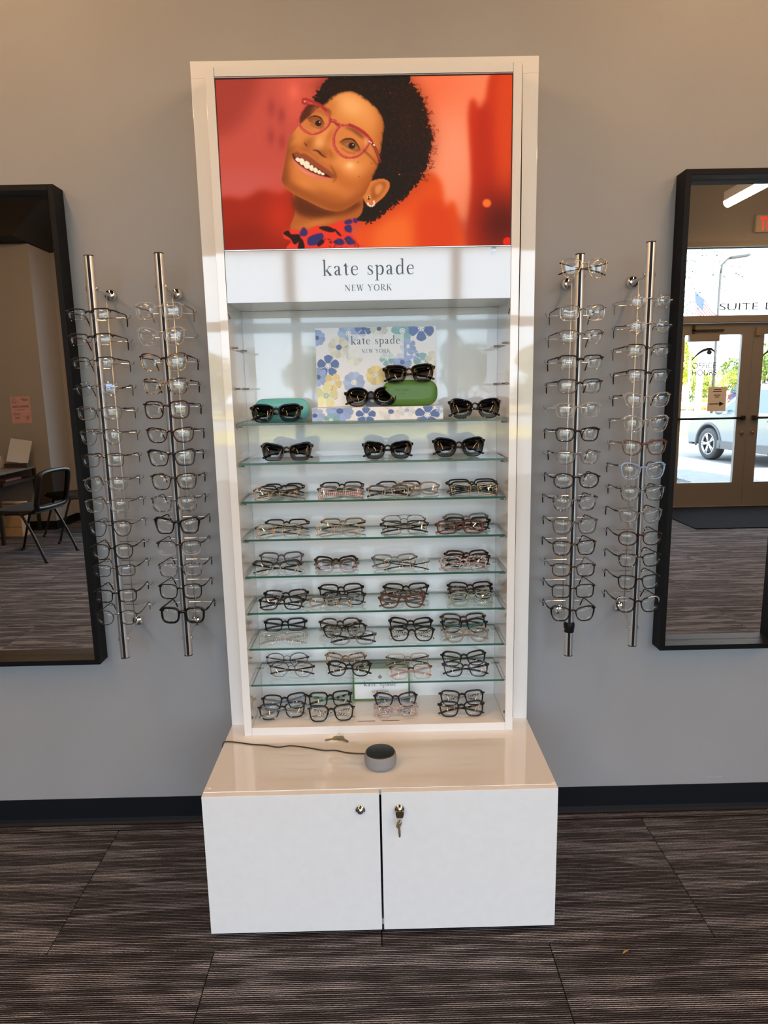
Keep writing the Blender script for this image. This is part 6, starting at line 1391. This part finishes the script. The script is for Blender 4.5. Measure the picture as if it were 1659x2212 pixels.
# crumb of leaf on the carpet and a scuff on the wall
cr_ = MB().sweep([(-.010, -.006, .0014), (-.003, 0, .0030), (.004, .002, .0022), (.010, .008, .0016)], [(.0008, .0006), (.003, .0011), (.0028, .0010), (.0006, .0006)], n=7).build('dry_leaf', pr('yellowed_leaf', (0.36, 0.22, 0.05), 0.7), None, (0.624, -0.590, 0.0003)); tag(cr_, 'tiny yellowed leaf lying on the striped carpet', 'leaf')
a_, b_p = at_y(1527, 1678, 0), at_y(1559, 1676, 0)
sc_ = MB().box(a_[0], b_p[0], -0.0006, 0.0, a_[2]-0.003, a_[2]+0.002).build('trim_3', pr('wall_patch', (0.33, 0.33, 0.34), 0.6)); struct(sc_)

# ------------------------------------------------------------------ outside the storefront
ZL = -0.25
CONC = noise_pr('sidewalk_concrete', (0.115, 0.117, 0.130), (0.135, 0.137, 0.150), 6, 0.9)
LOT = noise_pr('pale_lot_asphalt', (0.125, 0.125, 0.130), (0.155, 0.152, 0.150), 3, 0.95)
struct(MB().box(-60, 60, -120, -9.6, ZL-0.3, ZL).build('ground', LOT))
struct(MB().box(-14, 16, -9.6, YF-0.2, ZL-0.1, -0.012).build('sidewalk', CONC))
gv = MB(); rr = random.Random(5)
gv.box(2.0, 4.72, -8.9, -6.4, -0.012, -0.004)
for k in range(4500):
    x, y = rr.uniform(2.6, 4.70), rr.uniform(-8.88, -6.42)
    r = rr.uniform(.010, .022); a = rr.uniform(0, 6.28)
    vs = [(x+r*math.cos(a+q), y+r*.8*math.sin(a+q), -0.004+(r*.5 if q > 9 else 0)) for q in (0, 1.57, 3.14, 4.71)]+[(x, y, -0.004+r*.7)]
    gv.add(vs, [(0, 1, 4), (1, 2, 4), (2, 3, 4), (3, 0, 4)])
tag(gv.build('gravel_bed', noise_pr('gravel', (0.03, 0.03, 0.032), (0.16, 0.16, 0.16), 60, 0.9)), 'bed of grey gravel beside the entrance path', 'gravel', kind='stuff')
GRASS = noise_pr('dry_grass', (0.36, 0.29, 0.06), (0.58, 0.46, 0.13), 2.5, 0.95)
struct(MB().box(-60, 60, -29.0, -21.0, ZL, ZL+0.05).build('ground_grass', GRASS))
struct(MB().box(-60, 60, -64.0, -44.0, ZL, ZL+0.08).build('ground_meadow', GRASS))
struct(MB().box(-60, 60, -40.0, -29.5, ZL, ZL+0.01).build('road', noise_pr('road_pale', (0.30, 0.29, 0.27), (0.36, 0.35, 0.33), 2, 0.95)))
# trees
LEAF = [noise_pr('leaf_green_%s' % w, c1, c2, 3.0, 0.6) for w, c1, c2 in (('yellow', (0.20, 0.26, 0.03), (0.36, 0.38, 0.06)), ('mid', (0.08, 0.15, 0.03), (0.18, 0.24, 0.05)), ('blue', (0.05, 0.11, 0.06), (0.10, 0.17, 0.09)))]
BARK = noise_pr('bark', (0.10, 0.075, 0.05), (0.18, 0.14, 0.10), 8, 0.9)
def foliage(seed, n, rx, rz, leaf):
    rn = random.Random(seed); mb = MB(); lobes = [(rn.uniform(-.6, .6)*rx, rn.uniform(-.6, .6)*rx, rn.uniform(-.55, .6)*rz, rn.uniform(.35, .6)) for _ in range(9)]
    for k in range(n):
        l = rn.choice(lobes); d = Vector((rn.gauss(0, 1), rn.gauss(0, 1), rn.gauss(0, 1))).normalized()*rn.uniform(.75, 1.05)
        c = Vector((l[0]+d.x*rx*l[3], l[1]+d.y*rx*l[3], l[2]+d.z*rz*l[3])); u = Vector((rn.gauss(0, 1), rn.gauss(0, 1), rn.gauss(0, 1))).normalized(); v = u.orthogonal().normalized(); s = leaf*rn.uniform(.6, 1.3)
        mb.add([c-u*s, c+v*s*.5, c+u*s, c-v*s*.5], [(0, 1, 2, 3)])
    return mb
FOL = [foliage(k, 3600, 2.3, 1.9, .13).mesh('foliage', LEAF[0 if k < 2 else k-1]) for k in range(4)]
def tree(x, y, h, k, s, label):
    t = thing('tree', label, 'tree', (x, y, ZL), 'trees across the road')
    MB().sweep([(0, 0, 0), (.05, 0, h*.4), (0, .05, h*.8)], [(.16*s, .16*s), (.12*s, .12*s), (.05*s, .05*s)], n=7).build('trunk', BARK, t)
    o = link('foliage', FOL[k], t, (0, 0, h*.62)); o.scale = (s, s, s*h/4.2); o['kind'] = 'stuff'
KIND = ['yellow-green bushy', 'lime-green bushy', 'mid green leafy', 'dark blue-green']
PLACE = ['far beyond the end wall', 'third beyond the end wall', 'second beyond the end wall', 'just beyond the end wall', 'opposite the first storefront window', 'opposite the middle storefront window', 'opposite the last storefront window', 'nearest opposite the wall between windows and doors', 'behind the flagpole', 'behind the white posts', 'behind the street lamp', 'behind the traffic barrel', 'behind the blue vehicle', 'just past the blue vehicle', 'farthest past the blue vehicle']
for i, (x, y, h, k, s) in enumerate([(-34, -52, 5.0, 2, 1.2), (-26, -51, 4.6, 0, 1.15), (-18.5, -53, 5.4, 3, 1.2), (-11.5, -50, 4.5, 1, 1.1), (-5, -52, 4.9, 2, 1.15), (1.0, -50, 4.3, 0, 1.05), (7.2, -53, 5.0, 3, 1.15), (13.0, -50, 4.5, 1, 1.05), (18.2, -47.5, 4.5, 0, 1.05), (23.2, -51, 4.9, 1, 1.1), (28.0, -47.5, 4.4, 2, 1.05), (33.2, -52, 5.2, 0, 1.15), (38.6, -49, 4.7, 3, 1.1), (44.6, -51, 5.0, 1, 1.15), (51, -50, 4.8, 2, 1.2)]):
    tree(x, y, h, k, s, KIND[k]+' tree '+PLACE[i])
for i, x in enumerate((9.6, 12.6, 15.4, 18.4, 21.2, 24.2, 27.0, 30.0, 33.0)):
    t = thing('bush', '%s bush of the row before the trees, %s from the end nearest the windows' % (('lime-green' if i % 2 else 'yellow-green'), ORD[i]), 'bush', (x, -42.6-0.5*(i % 2), ZL+0.01), 'bushes before the trees')
    o = link('foliage', FOL[(i*3) % 2+0 if i % 3 else 2], t, (0, 0, 1.25)); o.scale = (.50, .5, .72); o['kind'] = 'stuff'
    MB().sweep([(0, 0, 0), (.03, 0, .6), (0, .02, 1.2)], [(.06, .06), (.05, .05), (.03, .03)], n=6).build('stem', BARK, t)
# sparse branch of a nearer tree reaching in by the transom
nb = thing('tree', 'slim young tree with sparse leaves growing beside the sidewalk', 'tree', (5.15, -10.2, ZL))
MB().sweep([(0, 0, 0), (-.1, .1, 1.6), (.1, 0, 3.4), (-.1, .05, 5.2)], [(.06, .06), (.05, .05), (.035, .035), (.012, .012)], n=7).sweep([(0, 0, 3.0), (.5, .05, 3.5), (1.05, .1, 3.75)], [(.010, .010), (.006, .006), (.003, .003)], n=5).sweep([(0, 0, 3.2), (-.6, .05, 3.8), (-1.1, .1, 4.2)], [(.010, .010), (.006, .006), (.003, .003)], n=5).build('trunk', BARK, nb)
rn = random.Random(8); lm = MB()
for cx_, cz_, n_, sp_ in ((.25, 3.05, 60, .18), (.35, 3.85, 60, .20), (.85, 3.75, 24, .16), (1.1, 3.55, 10, .12), (-.4, 3.6, 60, .3), (-.9, 4.1, 60, .3), (0, 4.7, 90, .35), (.2, 2.55, 40, .18)):
    for k in range(int(n_*1.8)):
        c = Vector((cx_+rn.gauss(0, sp_), rn.gauss(0, .2), cz_+rn.gauss(0, sp_*.8))); u = Vector((rn.gauss(0, 1), rn.gauss(0, 1), rn.gauss(0, 1)-.8)).normalized(); v = u.orthogonal().normalized(); s = rn.uniform(.018, .034)
        lm.add([c-u*s, c+v*s*.4, c+u*s, c-v*s*.4], [(0, 1, 2, 3)])
o = lm.build('foliage', LEAF[2], nb); o['kind'] = 'stuff'
# street lamp, flag, posts, barrel
ST_G = pr('lamp_post_grey', (0.045, 0.045, 0.048), 0.6, 0.0, 0.2)
pb = at_y(1542, 835, 24.0); ptp = at_y(1557, 572, 24.0)
sl = thing('street_lamp', 'grey street lamp with one arm standing across the parking lot', 'street lamp', (ptp[0], -24.0, ZL)); hz_ = ptp[2]-ZL
MB().sweep([(0, 0, 0), (0, 0, hz_-.3)], [(.055, .055), (.042, .042)], n=10).build('lamp_pole', ST_G, sl)
MB().sweep([(0, 0, hz_-.32), (.04, 0, hz_), (.25, 0, hz_+.22), (.42, 0, hz_+.26)], .04, n=8).build('lamp_arm', ST_G, sl)
MB().box(.30, 1.0, -.17, .17, .0, .09, bev=.02).xform(Matrix.Translation((0, 0, hz_+.15)) @ Matrix.Rotation(-.12, 4, 'Y')).build('lamp_head', ST_G, sl)
fp = at_y(1499, 625, 30.0); fg = thing('flagpole', 'tall white flagpole flying a striped flag across the lot', 'flag', (fp[0], -30.0, ZL)); hf = fp[2]-ZL
MB().sweep([(0, 0, 0), (0, 0, hf+.6)], [(.05, .05), (.03, .03)], n=8).build('pole', pr('flagpole_white', (0.7, 0.7, 0.7), 0.4), fg)
fm_ = MB(); fred, fwh, fbl = pr('flag_red', (0.55, 0.03, 0.05), 0.7), pr('flag_white', (0.75, 0.75, 0.75), 0.7), pr('flag_blue', (0.03, 0.05, 0.22), 0.7)
for i in range(13):
    for j in range(10):
        def q(a, b): return (a*1.35*.8+.05, .10*math.sin(a*7+b), hf-.05-b*1.0-a*1.1-.06*math.sin(a*9))
        a0, a1, b0, b1 = j/10, (j+1)/10, i/13, (i+1)/13
        fm_.add([q(a0, b0), q(a1, b0), q(a1, b1), q(a0, b1)], [(0, 1, 2, 3)], 2 if (j < 4 and i < 7) else (i % 2), True)
fm_.build('flag_cloth', [fred, fwh, fbl], fg)
for px_, h_, nm in ((1506, 3.0, 'taller'), (1514, 2.6, 'shorter')):
    pq = at_y(px_, 826, 32.0); tag(MB().box(-.06, .06, -.06, .06, 0, h_, bev=.01).build('sign_post', pr('white_post', (0.75, 0.75, 0.73), 0.5), None, (pq[0], -32.0, ZL)), nm+' of the two white posts standing across the road', 'post', 'white posts across the road')
pq = at_y(1527, 830, 33.0); br_ = thing('traffic_barrel', 'orange and white striped traffic barrel standing by the road', 'barrel', (pq[0], -33.0, ZL+.01))
for i in range(5): MB().lathe([(.29-.012*i, .2*i), (.29-.012*i-.008, .2*i+.2)], 14).build('band', pr('barrel_band_%s' % 'abcde'[i], (0.75, 0.20, 0.03) if i % 2 == 0 else (0.75, 0.75, 0.72), 0.5), br_)
# cars
RUB = pr('tyre_rubber', (0.035, 0.035, 0.038), 0.7); ALLOY = pr('alloy_wheel', (0.55, 0.55, 0.56), 0.3, 0.6); CARGL = pr('car_glass', (0.05, 0.08, 0.11), 0.05, spec=0.8); CLAD = pr('grey_cladding', (0.09, 0.09, 0.095), 0.6)
def car(label, paint, loc, ang):
    """nose along local +X, wheels on the ground"""
    t = thing('suv', label, 'car', loc, 'sport utility vehicles', ang); wb, R = 2.68, .36
    def body_outline():
        pts = [(-2.12, .45), (-2.18, .75), (-2.12, 1.05), (2.0-.75, 1.05), (1.75, 1.0), (2.08, .86), (2.16, .62), (2.10, .36)]
        def arch(cx): return [(cx+.43*math.cos(math.radians(a)), .36+.43*math.sin(math.radians(a))) for a in range(0, 181, 20)]
        low = [(p[0], max(p[1], .30)) for p in arch(wb/2)]+[(0, .30)]+[(p[0], max(p[1], .30)) for p in arch(-wb/2)]
        return pts+low
    b = MB().prism(body_outline(), -.90, .90)
    b.build('body', paint, t)
    gh = [(-2.05, 1.04), (-1.90, 1.55), (-1.5, 1.66), (.10, 1.66), (.45, 1.58), (1.20, 1.04)]
    m2 = MB(); n = len(gh); vs = [(x, -.86+.17*max(0, (z-1.04)/.62), z) for x, z in gh]+[(x, .86-.17*max(0, (z-1.04)/.62), z) for x, z in gh]
    m2.add(vs, [tuple(range(n)), tuple(range(2*n-1, n-1, -1))]); m2.add(vs, [(i, i+n, (i+1) % n+n, (i+1) % n) for i in range(n)]); m2.build('roof', paint, t)
    for s in (-1, 1):
        for x0, x1, x2, x3 in ((-1.78, -1.62, -.95, -.95), (-.88, -.88, -.05, -.05), (.02, .02, .33, .98)):
            y = lambda z: s*(.866-.17*max(0, (z-1.04)/.62)); MB().add([(x0, y(1.10), 1.10), (x1, y(1.56), 1.56), (x2, y(1.56), 1.56), (x3, y(1.10), 1.10)], [(0, 1, 2, 3)]).add([(x0, y(1.10)-s*.02, 1.10), (x1, y(1.56)-s*.02, 1.56), (x2, y(1.56)-s*.02, 1.56), (x3, y(1.10)-s*.02, 1.10)], [(3, 2, 1, 0)]).build('side_window', CARGL, t)
        MB().box(-1.0, 1.0, s*.90-.015, s*.90+.015, .28, .46, bev=.01).build('sill_cladding', CLAD, t)
        MB().ball((.86, s*1.0, 1.12), .12, 10, sc=(.6, .9, .75)).build('wing_mirror', paint, t)
        MB().box(-.75, -.55, s*.90-.012, s*.90+.016, .92, .95, bev=.006).box(.15, .35, s*.90-.012, s*.90+.016, .92, .95, bev=.006).build('door_handle', CLAD, t)
        MB().box(-2.19, -2.02, s*.70-.14, s*.70+.14, .84, 1.02, bev=.02).build('tail_light', pr('tail_red', (0.5, 0.02, 0.02), 0.3), t)
        MB().box(2.0, 2.13, s*.66-.16, s*.66+.16, .72, .84, bev=.02).build('head_light', pr('lamp_clear', (0.7, 0.7, 0.7), 0.1), t)
        for cx in (-wb/2, wb/2):
            arc = [(cx+.455*math.cos(math.radians(a)), s*.905, .36+.455*math.sin(math.radians(a))) for a in range(-8, 189, 14)]
            MB().sweep(arc, (.03, .02), n=6, up=(0, 1, 0)).build('wheel_arch', CLAD, t)
            w = MB().lathe([(.25, -.11), (.33, -.115), (R, -.08), (R, .08), (.33, .115), (.25, .11)], 28, axis='-y', cap=False).xform(Matrix.Translation((cx, s*.80, R))).build('wheel', RUB, t)
            a = MB().lathe([(.252, .05), (.25, .10), (.235, .11), (.225, .06)], 28, axis='-y', cap=False)
            for k in range(5):
                g = 2*math.pi*k/5
                for dg in (-.13, .13): a.sweep([(.04*math.cos(g), -.085, .04*math.sin(g)), (.235*math.cos(g+dg), -.10, .235*math.sin(g+dg))], [(.022, .015), (.018, .012)], n=6, up=(0, 1, 0))
            a.lathe([(0, .10), (.05, .098), (.055, .07)], 14, axis='-y', cap=False); a.lathe([(.0, .03), (.25, .03)], 20, axis='-y', cap=False, mi=1)
            if s > 0: a.xform(Matrix.Rotation(math.pi, 4, 'Z'))
            a.xform(Matrix.Translation((cx, s*.80, R))); a.build('rim', [ALLOY, pr('wheel_dark', (0.03, 0.03, 0.03), .6)], w)
    MB().add([(-2.062, -.66, 1.12), (-1.93, -.58, 1.52), (-1.93, .58, 1.52), (-2.062, .66, 1.12)], [(0, 1, 2, 3)]).build('rear_window', CARGL, t)
    MB().add([(1.10, -.70, 1.12), (.52, -.62, 1.56), (.52, .62, 1.56), (1.10, .70, 1.12)], [(0, 1, 2, 3)]).xform(Matrix.Translation((.02, 0, .015))).build('windscreen', CARGL, t)
    MB().box(-2.2, -2.05, -.86, .86, .36, .60, bev=.03).box(2.02, 2.18, -.86, .86, .30, .52, bev=.03).build('bumper', CLAD, t)
    return t
w1 = np.array((7.62, ymir(13.27))); dr = np.array((-.13, -.99)); dr /= np.linalg.norm(dr)
nrm_ = np.array((dr[1], -dr[0])); nrm_ = nrm_ if nrm_[0] < 0 else -nrm_     # towards the doors
cen = w1-dr*1.34-nrm_*.80
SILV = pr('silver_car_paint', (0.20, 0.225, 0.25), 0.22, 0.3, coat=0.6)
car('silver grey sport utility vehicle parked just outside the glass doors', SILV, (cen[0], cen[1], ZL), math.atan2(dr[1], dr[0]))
bp_ = at_y(1672, 800, 40.0)
car('deep blue sport utility vehicle parked far across the lot', pr('blue_car_paint', (0.05, 0.05, 0.22), 0.2, 0.2, coat=0.6), (bp_[0], -40.2, ZL+.01), math.radians(6))
